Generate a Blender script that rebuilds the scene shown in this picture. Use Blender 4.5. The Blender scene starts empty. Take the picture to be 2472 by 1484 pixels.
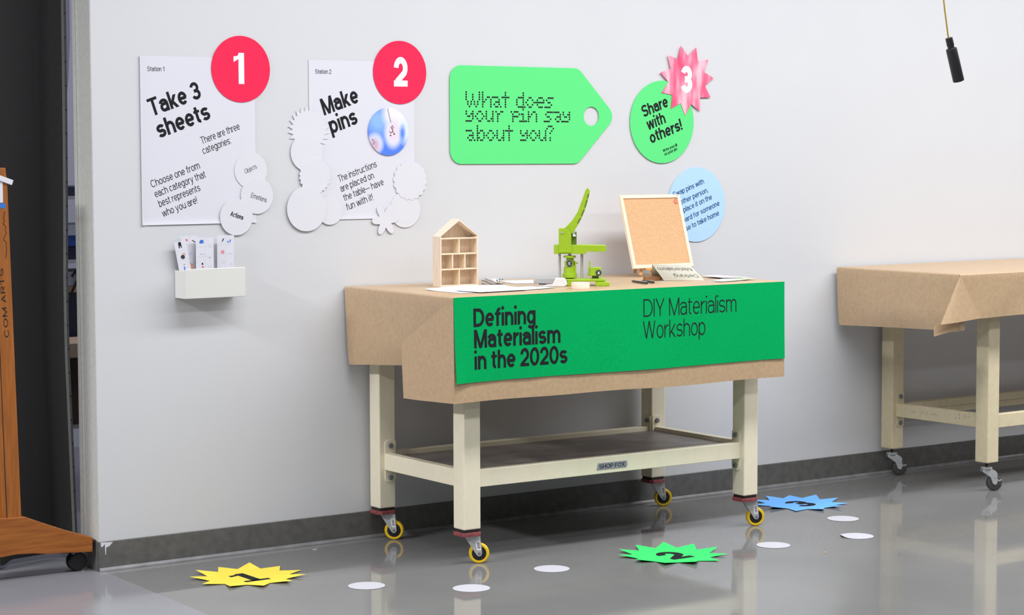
import bpy, bmesh, math, random
from math import sin, cos, pi, radians, hypot, atan2
from mathutils import Vector, Matrix

random.seed(7)
SC = bpy.context.scene
COL = SC.collection

# ------------------------------------------------------------------ camera
YAW, PITCH, ROLL = 0.6192074, 0.0728965, -0.0029559
CAM = Vector((-3.110574, -6.850303, 1.459171))
fw = Vector((sin(YAW) * cos(PITCH), cos(YAW) * cos(PITCH), -sin(PITCH)))
r0 = Vector((cos(YAW), -sin(YAW), 0.0))
u0 = r0.cross(fw)
rt = r0 * cos(ROLL) + u0 * sin(ROLL)
up = -r0 * sin(ROLL) + u0 * cos(ROLL)
cam_data = bpy.data.cameras.new('camera')
cam_data.sensor_width = 36.0
cam_data.lens = 36.0 * 5160.925 / 2472.0
cam_data.clip_end = 100
cam = bpy.data.objects.new('camera', cam_data)
cam.matrix_world = Matrix(((rt.x, up.x, -fw.x, CAM.x), (rt.y, up.y, -fw.y, CAM.y),
                           (rt.z, up.z, -fw.z, CAM.z), (0, 0, 0, 1)))
COL.objects.link(cam)
SC.camera = cam

# ------------------------------------------------------------------ light
SC.view_settings.view_transform = 'Standard'
SC.view_settings.look = 'None'
SC.view_settings.gamma = 1.0
SC.view_settings.use_curve_mapping = False
SC.view_settings.exposure = 0.07
world = bpy.data.worlds.new('world')
SC.world = world
world.use_nodes = True
world.node_tree.nodes['Background'].inputs[0].default_value = (0.93, 0.95, 1.0, 1)
world.node_tree.nodes['Background'].inputs[1].default_value = 0.12


def lamp(name, loc, sx, sy, power, color=(0.975, 0.985, 1.0), rot=(0, 0, 0)):
    d = bpy.data.lights.new(name, 'AREA')
    d.shape = 'RECTANGLE'
    d.size, d.size_y = sx, sy
    d.energy = power
    d.color = color
    o = bpy.data.objects.new(name, d)
    o.location = loc
    o.rotation_euler = rot
    COL.objects.link(o)
    return o


# rows of fluorescent fittings under the studio ceiling, and one in the store room
lamp('ceiling_lamp', (4.4, -1.95, 3.5), 10.0, 0.6, 315)
lamp('ceiling_lamp', (2.8, -4.2, 3.5), 14.0, 0.5, 175)
lamp('ceiling_lamp', (2.8, -7.4, 3.5), 14.0, 0.5, 92)
lamp('ceiling_lamp', (-4.6, -0.95, 3.3), 0.6, 1.6, 400)
lamp('store_room_lamp', (1.3, 1.2, 3.0), 1.2, 0.3, 26, (0.86, 0.88, 1.0))


# ------------------------------------------------------------------ materials
def mat(name, col, rough=0.6, metal=0.0, var=0.0, scale=40.0, bump=0.0, bscale=200.0, spec=0.5,
        col2=None, stretch=None, trans=None):
    m = bpy.data.materials.new(name)
    m.use_nodes = True
    nt = m.node_tree
    b = nt.nodes['Principled BSDF']
    b.inputs['Roughness'].default_value = rough
    b.inputs['Metallic'].default_value = metal
    b.inputs['Specular IOR Level'].default_value = spec
    b.inputs['Base Color'].default_value = (*col, 1)
    tc = nt.nodes.new('ShaderNodeTexCoord')
    mp = nt.nodes.new('ShaderNodeMapping')
    nt.links.new(tc.outputs['Object'], mp.inputs[0])
    if stretch:
        mp.inputs['Scale'].default_value = stretch
    if var > 0 or col2:
        n = nt.nodes.new('ShaderNodeTexNoise')
        n.inputs['Scale'].default_value = scale
        n.inputs['Detail'].default_value = 4
        nt.links.new(mp.outputs[0], n.inputs[0])
        r = nt.nodes.new('ShaderNodeValToRGB')
        c2 = col2 if col2 else tuple(max(0, c * (1 - var)) for c in col)
        c1 = col if col2 else tuple(min(1, c * (1 + var)) for c in col)
        r.color_ramp.elements[0].position = 0.32
        r.color_ramp.elements[1].position = 0.68
        r.color_ramp.elements[0].color = (*c2, 1)
        r.color_ramp.elements[1].color = (*c1, 1)
        nt.links.new(n.outputs[0], r.inputs[0])
        nt.links.new(r.outputs[0], b.inputs['Base Color'])
    if bump > 0:
        n2 = nt.nodes.new('ShaderNodeTexNoise')
        n2.inputs['Scale'].default_value = bscale
        n2.inputs['Detail'].default_value = 3
        nt.links.new(mp.outputs[0], n2.inputs[0])
        bp = nt.nodes.new('ShaderNodeBump')
        bp.inputs['Strength'].default_value = bump
        bp.inputs['Distance'].default_value = 0.01
        nt.links.new(n2.outputs[0], bp.inputs['Height'])
        nt.links.new(bp.outputs[0], b.inputs['Normal'])
    if trans:
        b.inputs['Transmission Weight'].default_value = trans
    return m


M = {}
M['wall'] = mat('white_wall_paint', (0.62, 0.625, 0.648), 0.7, var=0.008, scale=3, bump=0.04, bscale=160, spec=0.3)
M['trim_grey'] = mat('painted_metal_trim', (0.56, 0.56, 0.53), 0.5, var=0.05, scale=60)
M['base'] = mat('rubber_baseboard', (0.115, 0.113, 0.109), 0.42, var=0.15, scale=30, bump=0.05)
M['base_toe'] = mat('rubber_toe', (0.20, 0.20, 0.21), 0.35, var=0.2, scale=15)
M['paper'] = mat('white_paper', (0.675, 0.675, 0.74), 0.8, spec=0.2, var=0.006, scale=6)
M['card'] = mat('white_card', (0.685, 0.685, 0.735), 0.8, spec=0.2, var=0.006, scale=6)
M['ink_zine'] = mat('faded_grey_ink', (0.16, 0.16, 0.15), 0.8, spec=0.2)
M['dot_paper'] = mat('floor_dot_paper', (0.50, 0.50, 0.545), 0.8, spec=0.2, var=0.006, scale=6)
M['ink'] = mat('black_ink', (0.012, 0.012, 0.016), 0.75, spec=0.2)
M['ink_soft'] = mat('grey_ink', (0.045, 0.045, 0.055), 0.75, spec=0.2)
M['ink_blue'] = mat('dark_blue_ink', (0.004, 0.05, 0.16), 0.75, spec=0.2)
M['white_ink'] = mat('white_print', (0.86, 0.85, 0.88), 0.8, spec=0.2)
M['red'] = mat('red_paper', (0.88, 0.022, 0.085), 0.75, spec=0.2, var=0.10, scale=260)
M['tag_green'] = mat('light_green_paper', (0.115, 0.73, 0.22), 0.8, spec=0.2, var=0.05, scale=220)
M['banner'] = mat('green_banner_paper', (0.002, 0.385, 0.105), 0.9, spec=0.04, var=0.10, scale=200)
M['blue'] = mat('light_blue_paper', (0.44, 0.66, 0.98), 0.8, spec=0.2, var=0.01, scale=50)
M['f_yellow'] = mat('yellow_paper', (0.82, 0.65, 0.075), 0.8, spec=0.2, var=0.02, scale=90)
M['f_green'] = mat('bright_green_paper', (0.045, 0.72, 0.15), 0.8, spec=0.2, var=0.05, scale=120)
M['f_blue'] = mat('sky_blue_paper', (0.17, 0.46, 0.97), 0.8, spec=0.2, var=0.03, scale=120)
M['kraft'] = mat('brown_kraft_paper', (0.50, 0.345, 0.205), 0.42, spec=0.7, var=0.07, scale=70, bump=0.22, bscale=11)
M['cream'] = mat('cream_enamel', (0.82, 0.755, 0.585), 0.45, var=0.02, scale=35, bump=0.03, bscale=120)
M['cream2'] = mat('yellowed_cream_enamel', (0.70, 0.61, 0.41), 0.45, var=0.04, scale=35, bump=0.03, bscale=120)
M['shelf'] = mat('dusty_brown_shelf', (0.20, 0.175, 0.165), 0.45, var=0.25, scale=9, bump=0.05, bscale=40)
M['bolt'] = mat('grey_bolt_steel', (0.20, 0.21, 0.22), 0.4, metal=0.3)
M['steel'] = mat('galvanised_steel', (0.50, 0.51, 0.52), 0.35, metal=0.35, var=0.1, scale=80)
M['chrome'] = mat('polished_steel', (0.66, 0.67, 0.69), 0.22, metal=0.45)
M['pad_red'] = mat('worn_red_pad', (0.25, 0.055, 0.06), 0.55, var=0.35, scale=60, bump=0.1, bscale=90)
M['dark_steel'] = mat('dark_steel_plate', (0.035, 0.03, 0.028), 0.5, metal=0.3)
M['yellow'] = mat('yellow_urethane_tyre', (0.80, 0.52, 0.006), 0.45, var=0.1, scale=50)
M['black'] = mat('black_plastic', (0.012, 0.012, 0.014), 0.4)
M['rubber'] = mat('grey_rubber', (0.05, 0.05, 0.045), 0.6, var=0.2, scale=60)
M['lime'] = mat('lime_green_cast_metal', (0.315, 0.485, 0.015), 0.42, var=0.04, scale=60)
M['lime_dark'] = mat('deep_lime_recess', (0.10, 0.17, 0.01), 0.6)
M['badge'] = mat('dark_grey_badge', (0.055, 0.058, 0.065), 0.5)
M['pine'] = mat('pale_pine_wood', (0.80, 0.66, 0.515), 0.6, var=0.06, scale=10, stretch=(12, 12, 1.2))
M['pine_frame'] = mat('light_frame_wood', (0.86, 0.70, 0.52), 0.6, var=0.04, scale=9, stretch=(2, 12, 12))
M['cork'] = mat('cork_sheet', (0.66, 0.385, 0.21), 0.85, spec=0.15, var=0.22, scale=300, bump=0.15, bscale=300)
M['easel_mini'] = mat('honey_wood', (0.62, 0.32, 0.11), 0.5, var=0.1, scale=10, stretch=(2, 10, 10))
M['block'] = mat('brown_wood_block', (0.34, 0.16, 0.07), 0.6, var=0.15, scale=14, stretch=(1, 8, 8))
M['easel'] = mat('stained_orange_wood', (0.36, 0.115, 0.016), 0.5, col2=(0.24, 0.068, 0.008), scale=7,
                 stretch=(1.2, 10, 14), bump=0.08, bscale=60)
M['easel_post'] = mat('stained_orange_post', (0.36, 0.115, 0.016), 0.5, col2=(0.27, 0.08, 0.01), scale=7,
                      stretch=(14, 10, 1.2), bump=0.08, bscale=60)
M['curtain'] = mat('charcoal_curtain_cloth', (0.042, 0.040, 0.041), 0.95, spec=0.04, var=0.06, scale=120)
M['hem'] = mat('grey_green_hem_tape', (0.17, 0.175, 0.165), 0.85, spec=0.1, var=0.08, scale=80)
M['sheer'] = mat('pale_lilac_cloth', (0.62, 0.58, 0.72), 0.85, spec=0.1)
M['holder'] = mat('white_plastic_holder', (0.70, 0.70, 0.67), 0.45, var=0.01, scale=8)
M['stap_grey'] = mat('warm_grey_plastic', (0.36, 0.355, 0.36), 0.45)
M['stap_white'] = mat('pale_grey_plastic', (0.74, 0.75, 0.77), 0.4)
M['tape'] = mat('peach_masking_tape', (0.86, 0.68, 0.54), 0.6, var=0.04, scale=150, stretch=(1, 1, 14))
M['bag'] = mat('clear_plastic_bag', (0.72, 0.72, 0.75), 0.18, col2=(0.50, 0.50, 0.53), scale=45, spec=0.7)
M['zine'] = mat('pale_grey_green_paper', (0.66, 0.67, 0.60), 0.8, spec=0.2)
M['light_green_ink'] = mat('green_print', (0.42, 0.68, 0.22), 0.8, spec=0.2)
M['pink_ink'] = mat('pink_print', (0.85, 0.42, 0.50), 0.8, spec=0.2)
M['blue_ink'] = mat('blue_print', (0.06, 0.17, 0.62), 0.8, spec=0.2)
M['red_ink'] = mat('red_print', (0.78, 0.10, 0.12), 0.8, spec=0.2)
M['lilac_ink'] = mat('lilac_print', (0.55, 0.52, 0.85), 0.8, spec=0.2)
M['tan_ink'] = mat('skin_print', (0.75, 0.38, 0.26), 0.8, spec=0.2)
M['line_ink'] = mat('pale_grey_line', (0.60, 0.60, 0.66), 0.8, spec=0.2)
M['navy'] = mat('navy_box', (0.01, 0.015, 0.05), 0.5)
M['blue_box'] = mat('blue_binder', (0.02, 0.07, 0.36), 0.5)
M['white_box'] = mat('bluish_white_box', (0.55, 0.58, 0.70), 0.5)
M['tan'] = mat('tan_board', (0.55, 0.40, 0.27), 0.6)
M['cable'] = mat('yellow_ochre_cable', (0.30, 0.20, 0.012), 0.5)
M['tag_coral'] = mat('coral_paper_tag', (0.92, 0.20, 0.13), 0.7)
M['string'] = mat('grey_string', (0.35, 0.33, 0.31), 0.9)
M['sticker_blue'] = mat('blue_sticker', (0.03, 0.17, 0.55), 0.5)
M['gold'] = mat('yellow_dot', (0.9, 0.62, 0.06), 0.5)
M['pink_pen'] = mat('pink_pencil_marks', (0.62, 0.33, 0.33), 0.7)
M['store_wall'] = mat('store_wall_paint', (0.62, 0.62, 0.72), 0.8)
M['brown_dark'] = mat('dark_brown_cabinet', (0.06, 0.04, 0.025), 0.6)


def star_material():
    """printed foil-look star: bands of pink inside the print itself"""
    m = mat('pink_star_print', (0.9, 0.12, 0.25), 0.55, spec=0.3)
    nt = m.node_tree
    b = nt.nodes['Principled BSDF']
    tc = nt.nodes.new('ShaderNodeTexCoord')
    n = nt.nodes.new('ShaderNodeTexNoise')
    n.inputs['Scale'].default_value = 16
    n.inputs['Detail'].default_value = 1.5
    mp = nt.nodes.new('ShaderNodeMapping')
    mp.inputs['Scale'].default_value = (1.5, 1, 0.45)
    r = nt.nodes.new('ShaderNodeValToRGB')
    e = r.color_ramp.elements
    e[0].position, e[0].color = 0.34, (0.86, 0.07, 0.17, 1)
    e[1].position, e[1].color = 0.66, (0.94, 0.50, 0.58, 1)
    x = r.color_ramp.elements.new(0.5)
    x.color = (0.90, 0.19, 0.31, 1)
    nt.links.new(tc.outputs['Object'], mp.inputs[0])
    nt.links.new(mp.outputs[0], n.inputs[0])
    nt.links.new(n.outputs[0], r.inputs[0])
    nt.links.new(r.outputs[0], b.inputs['Base Color'])
    return m


def pin_material():
    """blue and white cloudy print of the badge picture (object space, metres)"""
    m = mat('cloudy_blue_print', (0.8, 0.8, 0.9), 0.4)
    nt = m.node_tree
    b = nt.nodes['Principled BSDF']
    tc = nt.nodes.new('ShaderNodeTexCoord')
    white = (0.82, 0.76, 0.82, 1)
    base = None

    def blob(cx, cz, rx, rz, soft):
        mp = nt.nodes.new('ShaderNodeMapping')
        mp.inputs['Location'].default_value = (-cx / rx, 0, -cz / rz)
        mp.inputs['Scale'].default_value = (1 / rx, 0.0, 1 / rz)
        nt.links.new(tc.outputs['Object'], mp.inputs[0])
        ln = nt.nodes.new('ShaderNodeVectorMath')
        ln.operation = 'LENGTH'
        nt.links.new(mp.outputs[0], ln.inputs[0])
        mr = nt.nodes.new('ShaderNodeMapRange')
        mr.inputs['From Min'].default_value = 1 - soft
        mr.inputs['From Max'].default_value = 1 + soft
        mr.inputs['To Min'].default_value = 1
        mr.inputs['To Max'].default_value = 0
        nt.links.new(ln.outputs['Value'], mr.inputs[0])
        return mr.outputs[0]

    prev = None
    layers = [((0, -0.02, 0.16, 0.16, 0.1), (0.085, 0.21, 0.90, 1)),
              ((-0.045, 0.040, 0.048, 0.045, 0.55), (0.26, 0.47, 0.96, 1)),
              ((0.030, 0.072, 0.052, 0.062, 0.28), (0.80, 0.79, 0.86, 1)),
              ((0.060, 0.050, 0.050, 0.050, 0.30), (0.80, 0.79, 0.86, 1)),
              ((0.020, -0.008, 0.036, 0.050, 0.30), (0.66, 0.76, 0.95, 1)),
              ((0.022, 0.000, 0.026, 0.042, 0.45), (0.78, 0.64, 0.74, 1)),
              ((0.074, 0.000, 0.024, 0.042, 0.45), (0.66, 0.76, 0.95, 1)),
              ((0.062, -0.006, 0.011, 0.026, 0.6), (0.10, 0.25, 0.92, 1)),
              ((-0.060, -0.045, 0.034, 0.036, 0.30), (0.66, 0.74, 0.94, 1)),
              ((-0.064, -0.052, 0.023, 0.028, 0.5), (0.62, 0.42, 0.55, 1))]
    for args, c in layers:
        f = blob(*args)
        mx = nt.nodes.new('ShaderNodeMix')
        mx.data_type = 'RGBA'
        nt.links.new(f, mx.inputs[0])
        if prev is None:
            mx.inputs[6].default_value = white
        else:
            nt.links.new(prev, mx.inputs[6])
        mx.inputs[7].default_value = c
        prev = mx.outputs[2]
    nt.links.new(prev, b.inputs['Base Color'])
    return m


def floor_material(name, c0, c1, ra, rb):
    m = bpy.data.materials.new(name)
    m.use_nodes = True
    nt = m.node_tree
    b = nt.nodes['Principled BSDF']
    tc = nt.nodes.new('ShaderNodeTexCoord')
    n = nt.nodes.new('ShaderNodeTexNoise')
    n.inputs['Scale'].default_value = 260
    n.inputs['Detail'].default_value = 3
    nt.links.new(tc.outputs['Object'], n.inputs[0])
    n2 = nt.nodes.new('ShaderNodeTexNoise')
    n2.inputs['Scale'].default_value = 2.2
    n2.inputs['Detail'].default_value = 5
    nt.links.new(tc.outputs['Object'], n2.inputs[0])
    r = nt.nodes.new('ShaderNodeValToRGB')
    r.color_ramp.elements[0].position = 0.3
    r.color_ramp.elements[1].position = 0.7
    r.color_ramp.elements[0].color = (*c0, 1)
    r.color_ramp.elements[1].color = (*c1, 1)
    nt.links.new(n.outputs[0], r.inputs[0])
    mx = nt.nodes.new('ShaderNodeMix')
    mx.data_type = 'RGBA'
    mx.blend_type = 'MULTIPLY'
    mx.inputs[0].default_value = 0.5
    nt.links.new(r.outputs[0], mx.inputs[6])
    r2 = nt.nodes.new('ShaderNodeValToRGB')
    r2.color_ramp.elements[0].color = (0.78, 0.78, 0.79, 1)
    r2.color_ramp.elements[1].color = (1, 1, 1, 1)
    r2.color_ramp.elements[0].position = 0.35
    r2.color_ramp.elements[1].position = 0.65
    nt.links.new(n2.outputs[0], r2.inputs[0])
    nt.links.new(r2.outputs[0], mx.inputs[7])
    nt.links.new(mx.outputs[2], b.inputs['Base Color'])
    # wear scratches and hazy polish
    w = nt.nodes.new('ShaderNodeTexNoise')
    w.inputs['Scale'].default_value = 5
    w.inputs['Detail'].default_value = 6
    mp = nt.nodes.new('ShaderNodeMapping')
    mp.inputs['Scale'].default_value = (0.5, 2.2, 1)
    mp.inputs['Rotation'].default_value = (0, 0, 0.4)
    nt.links.new(tc.outputs['Object'], mp.inputs[0])
    nt.links.new(mp.outputs[0], w.inputs[0])
    mr = nt.nodes.new('ShaderNodeMapRange')
    mr.inputs['From Min'].default_value = 0.35
    mr.inputs['From Max'].default_value = 0.7
    mr.inputs['To Min'].default_value = ra
    mr.inputs['To Max'].default_value = rb
    nt.links.new(w.outputs[0], mr.inputs[0])
    nt.links.new(mr.outputs[0], b.inputs['Roughness'])
    b.inputs['Specular IOR Level'].default_value = 0.42
    return m


M['star'] = star_material()
M['pin'] = pin_material()
M['floor'] = floor_material('polished_grey_floor', (0.180, 0.178, 0.176), (0.250, 0.247, 0.245), 0.03, 0.10)
M['floor2'] = floor_material('pale_floor_tile', (0.235, 0.235, 0.26), (0.30, 0.30, 0.325), 0.08, 0.18)


# ------------------------------------------------------------------ mesh helpers
class MB:
    def __init__(self):
        self.v = []
        self.f = []

    def add(self, vs, fs):
        o = len(self.v)
        self.v += [tuple(p) for p in vs]
        self.f += [tuple(i + o for i in f) for f in fs]
        return self

    def box(self, x0, x1, y0, y1, z0, z1):
        vs = [(x, y, z) for z in (z0, z1) for y in (y0, y1) for x in (x0, x1)]
        return self.add(vs, [(0, 2, 3, 1), (4, 5, 7, 6), (0, 1, 5, 4), (2, 6, 7, 3), (0, 4, 6, 2), (1, 3, 7, 5)])

    def prism(self, poly, d0, d1, axes='xz'):
        """poly in two axes, extruded d0..d1 along the third"""
        third = {'xz': 1, 'yz': 0, 'xy': 2}[axes]
        ia, ib = {'xz': (0, 2), 'yz': (1, 2), 'xy': (0, 1)}[axes]
        vs = []
        for d in (d0, d1):
            for a, b in poly:
                p = [0, 0, 0]
                p[ia], p[ib], p[third] = a, b, d
                vs.append(p)
        n = len(poly)
        fs = [tuple(range(n)), tuple(range(2 * n - 1, n - 1, -1))]
        fs += [(i, n + i, n + (i + 1) % n, (i + 1) % n) for i in range(n)]
        return self.add(vs, fs)

    def cyl(self, p0, p1, r0, r1=None, n=24):
        r1 = r0 if r1 is None else r1
        p0, p1 = Vector(p0), Vector(p1)
        d = (p1 - p0).normalized()
        a = d.orthogonal().normalized()
        b = d.cross(a)
        vs = []
        for p, r in ((p0, r0), (p1, r1)):
            for i in range(n):
                t = 2 * pi * i / n
                vs.append(p + a * (r * cos(t)) + b * (r * sin(t)))
        fs = [tuple(range(n - 1, -1, -1)), tuple(range(n, 2 * n))]
        fs += [(i, (i + 1) % n, n + (i + 1) % n, n + i) for i in range(n)]
        return self.add(vs, fs)

    def lathe(self, prof, origin=(0, 0, 0), axis=(0, 0, 1), n=32, closed=False):
        """prof: (radius, height) pairs; closed joins last to first (ring)"""
        o = Vector(origin)
        d = Vector(axis).normalized()
        a = d.orthogonal().normalized()
        b = d.cross(a)
        vs = []
        for r, h in prof:
            for i in range(n):
                t = 2 * pi * i / n
                vs.append(o + d * h + a * (r * cos(t)) + b * (r * sin(t)))
        k = len(prof)
        fs = []
        for j in range(k if closed else k - 1):
            j2 = (j + 1) % k
            for i in range(n):
                i2 = (i + 1) % n
                fs.append((j * n + i, j * n + i2, j2 * n + i2, j2 * n + i))
        if not closed:
            fs.append(tuple(range(n - 1, -1, -1)))
            fs.append(tuple(range((k - 1) * n, k * n)))
        return self.add(vs, fs)

    def tube(self, pts, r, n=10):
        pts = [Vector(p) for p in pts]
        prev = None
        vs = []
        for i, p in enumerate(pts):
            t = (pts[min(i + 1, len(pts) - 1)] - pts[max(i - 1, 0)]).normalized()
            a = t.orthogonal() if prev is None else (prev - t * prev.dot(t))
            a.normalize()
            prev = a
            b = t.cross(a)
            rr = r[i] if isinstance(r, (list, tuple)) else r
            for k in range(n):
                w = 2 * pi * k / n
                vs.append(p + a * (rr * cos(w)) + b * (rr * sin(w)))
        fs = []
        for i in range(len(pts) - 1):
            for k in range(n):
                k2 = (k + 1) % n
                fs.append((i * n + k, i * n + k2, (i + 1) * n + k2, (i + 1) * n + k))
        fs.append(tuple(range(n - 1, -1, -1)))
        fs.append(tuple(range((len(pts) - 1) * n, len(pts) * n)))
        return self.add(vs, fs)

    def grid(self, rows):
        """rows: list of equal-length point lists"""
        m = len(rows[0])
        vs = [p for r in rows for p in r]
        fs = [(i * m + j, i * m + j + 1, (i + 1) * m + j + 1, (i + 1) * m + j)
              for i in range(len(rows) - 1) for j in range(m - 1)]
        return self.add(vs, fs)

    def xform(self, fn):
        self.v = [tuple(fn(*p)) for p in self.v]
        return self

    def build(self, name, material, parent=None, loc=(0, 0, 0), rot=(0, 0, 0), bevel=0.0, smooth=False,
              solid=0.0, normals=True):
        me = bpy.data.meshes.new(name)
        me.from_pydata(self.v, [], self.f)
        if normals:
            bm = bmesh.new()
            bm.from_mesh(me)
            bmesh.ops.recalc_face_normals(bm, faces=bm.faces)
            bm.to_mesh(me)
            bm.free()
        me.materials.append(material)
        if smooth:
            for p in me.polygons:
                p.use_smooth = True
            try:
                me.set_sharp_from_angle(angle=radians(38))
            except Exception:
                pass
        o = bpy.data.objects.new(name, me)
        COL.objects.link(o)
        o.location = loc
        o.rotation_euler = rot
        if parent is not None:
            o.parent = parent
        if solid:
            s = o.modifiers.new('thickness', 'SOLIDIFY')
            s.thickness = solid
            s.offset = 0
            s.use_rim = not smooth
        if bevel:
            b = o.modifiers.new('bevel', 'BEVEL')
            b.width = bevel
            b.segments = 2
            b.limit_method = 'ANGLE'
        return o


def tag(o, label=None, cat=None, group=None, kind=None):
    for k, v in (('label', label), ('category', cat), ('group', group), ('kind', kind)):
        if v:
            o[k] = v
    return o


def empty(name, loc, rz=0.0, label=None, cat=None, group=None):
    o = bpy.data.objects.new(name, None)
    COL.objects.link(o)
    o.location = loc
    o.rotation_euler = (0, 0, rz)
    o.empty_display_size = 0.05
    return tag(o, label, cat, group)


def struct(mb, name, material, **k):
    return tag(mb.build(name, material, **k), kind='structure')


def copy_tree(o, parent=None):
    c = o.copy()
    COL.objects.link(c)
    if parent is not None:
        c.parent = parent
    for ch in [x for x in bpy.data.objects if x.parent == o]:
        copy_tree(ch, c)
    return c


def circle(r, n=72, cx=0, cz=0):
    return [(cx + r * cos(2 * pi * i / n), cz + r * sin(2 * pi * i / n)) for i in range(n)]


def star_pts(n, ro, ri, rot):
    out = []
    for i in range(2 * n):
        a = radians(rot) + pi * i / n
        r = ro if i % 2 == 0 else ri
        out.append((r * cos(a), r * sin(a)))
    return out


# ------------------------------------------------------------------ lettering (stroked letter shapes)
XH, CAP, DESC = 0.74, 1.0, -0.26


def arc(cx, cy, rx, ry, a0, a1, n=None):
    n = n or max(4, int(abs(a1 - a0) / 12))
    return [(cx + rx * cos(radians(a0 + (a1 - a0) * i / n)), cy + ry * sin(radians(a0 + (a1 - a0) * i / n)))
            for i in range(n + 1)]


def glyph(ch, w):
    """returns advance width and stroke items for weight w (cap height = 1)"""
    h = w / 2
    P, C, D, B, O, G = [], [], [], [], [], []   # polylines, closed loops, diagonals, boxes, dots, polygons
    W = 0.58 + 0.55 * (w - 0.1)
    mid = XH / 2

    def bowl(cx, cy, rx, ry):
        C.append(arc(cx, cy, rx, ry, 0, 352, 36))

    if ch == ' ':
        return 0.27, ()
    if ch in 'oO0':
        H = XH if ch == 'o' else CAP
        if ch == 'O':
            W = 0.84
        if ch == '0':
            W = 0.66 + .3 * (w - .1)
        bowl(W / 2, H / 2, W / 2 - h, H / 2 - h + 0.008)
    elif ch in 'bdpq':
        bowl(W / 2, mid, W / 2 - h, mid - h + 0.008)
        y0, y1 = (0, CAP) if ch in 'bd' else (DESC, XH)
        x = 0 if ch in 'bp' else W - w
        B.append((x, y0, x + w, y1))
    elif ch == 'g':
        bowl(W / 2, mid, W / 2 - h, mid - h + 0.008)
        r = W / 2 - h
        P.append([(W - h, XH), (W - h, 0.02)] + arc(W / 2, 0.02, r, -DESC - h + 0.02, 0, -150)[1:])
    elif ch == 'c' or ch == 'C' or ch == 'G':
        H = XH if ch == 'c' else CAP
        if ch == 'C':
            W = 0.80
        P.append(arc(W / 2, H / 2, W / 2 - h, H / 2 - h + 0.008, 40, 320))
    elif ch == 'e':
        P.append([(h, mid), (W - h * 0.6, mid)])
        P.append(arc(W / 2, mid, W / 2 - h, mid - h + 0.008, 0, 318))
    elif ch == 'a':
        W *= 0.95
        tp = 0.60 * XH
        bt = h
        ry = (tp - bt) / 2
        cy = (tp + bt) / 2
        rx = 0.28 * W
        P.append(arc(W / 2 - 0.02, XH - h - 0.20, W / 2 - h + .02, 0.20, 165, 0) + [(W - h, 0)])
        P.append([(W - h, tp), (h + rx, tp)] + arc(h + rx, cy, rx, ry, 90, 270)[1:] +
                 arc(0.50 * W, bt + ry, 0.50 * W - h, ry, 270, 360))
    elif ch in 'sS':
        H = XH if ch == 's' else CAP
        W = 0.53 + 0.5 * (w - .1) if ch == 's' else 0.70
        r = (H - 2 * h) / 4 + 0.004
        cx = W / 2
        rx = W / 2 - h
        top = arc(cx, H - h - r, rx, r, 22, 265)
        bot = arc(cx, h + r, rx, r, 85, -158)
        P.append(top + bot)
    elif ch in 'hnmru':
        W = {'h': W, 'n': W, 'u': W, 'm': 0.92 + 1.0 * (w - .1), 'r': 0.36 + .4 * (w - .1)}[ch] * 0.97
        if ch == 'u':
            B.append((W - w, 0, W, XH))
            P.append([(h, XH), (h, 0.30)] + arc(W / 2, 0.29, W / 2 - h, 0.29 - h, 180, 360)[1:])
        else:
            B.append((0, 0, w, CAP if ch == 'h' else XH))
            if ch == 'r':
                P.append([(h, 0.42)] + arc(W + 0.02, XH - h - 0.26, W - h, 0.26, 180, 92)[1:])
            elif ch == 'm':
                q = (W - w) / 2
                for k in (0, 1):
                    P.append([(h + k * q, 0.45)] + arc(h + q / 2 + k * q, XH - h - 0.22, q / 2, 0.22, 180, 0) +
                             [(h + q + k * q, 0)])
            else:
                P.append(arc(W / 2, XH - h - 0.26, W / 2 - h, 0.26, 180, 0) + [(W - h, 0)])
    elif ch in 'il!':
        W = w if w > .14 else w
        if ch == 'l':
            B.append((0, 0, w, CAP))
        elif ch == 'i':
            B.append((0, 0, w, XH - 0.02))
            O.append((h, CAP - 0.04, max(h * 1.12, 0.06)))
        else:
            B.append((0, 0.30, w, CAP))
            O.append((h, h * 1.1, h * 1.12))
    elif ch == 'j':
        W = w + .1
        P.append([(W - h, XH - 0.02), (W - h, -0.08)] + arc(W - h - 0.14, -0.08, 0.14, 0.13, 0, -80)[1:])
        O.append((W - h, CAP - 0.04, max(h * 1.12, 0.06)))
    elif ch == 'f':
        W = 0.36 + .5 * (w - .1)
        x = 0.09 + h
        P.append([(x, 0), (x, CAP - h - 0.16)] + arc(x + 0.16, CAP - h - 0.16, 0.16, 0.16, 180, 80)[1:])
        B.append((0, XH - w * 0.85, W, XH))
    elif ch == 't':
        W = 0.36 + .5 * (w - .1)
        x = 0.09 + h
        P.append([(x, 0.93), (x, h + 0.12)] + arc(x + 0.14, h + 0.12, 0.14, 0.12, 180, 275)[1:])
        B.append((0, XH - w * 0.85, W, XH))
    elif ch == 'k':
        W = 0.54 + .5 * (w - .1)
        B.append((0, 0, w, CAP))
        D.append((w * 0.6, 0.20, W - h * 1.1, XH))
        D.append((w + 0.08, 0.36, W - h, 0))
    elif ch in 'vy':
        W = 0.58 + .5 * (w - .1)
        D.append((h * 1.1, XH, W / 2, 0))
        if ch == 'v':
            D.append((W - h * 1.1, XH, W / 2, 0))
        else:
            D.append((W - h * 1.1, XH, W / 2 - 0.04, -0.06))
            P.append([(W / 2, 0.02), (W / 2 - 0.07, -0.14), (W / 2 - 0.15, DESC + h), (0.04, DESC + h)])
    elif ch == 'w':
        W = 0.86 + .8 * (w - .1)
        a = h * 1.1
        for x0, x1 in ((a, W * .27), (W / 2, W * .27), (W / 2, W * .73), (W - a, W * .73)):
            D.append((x0, XH, x1, 0))
    elif ch == 'W':
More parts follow.
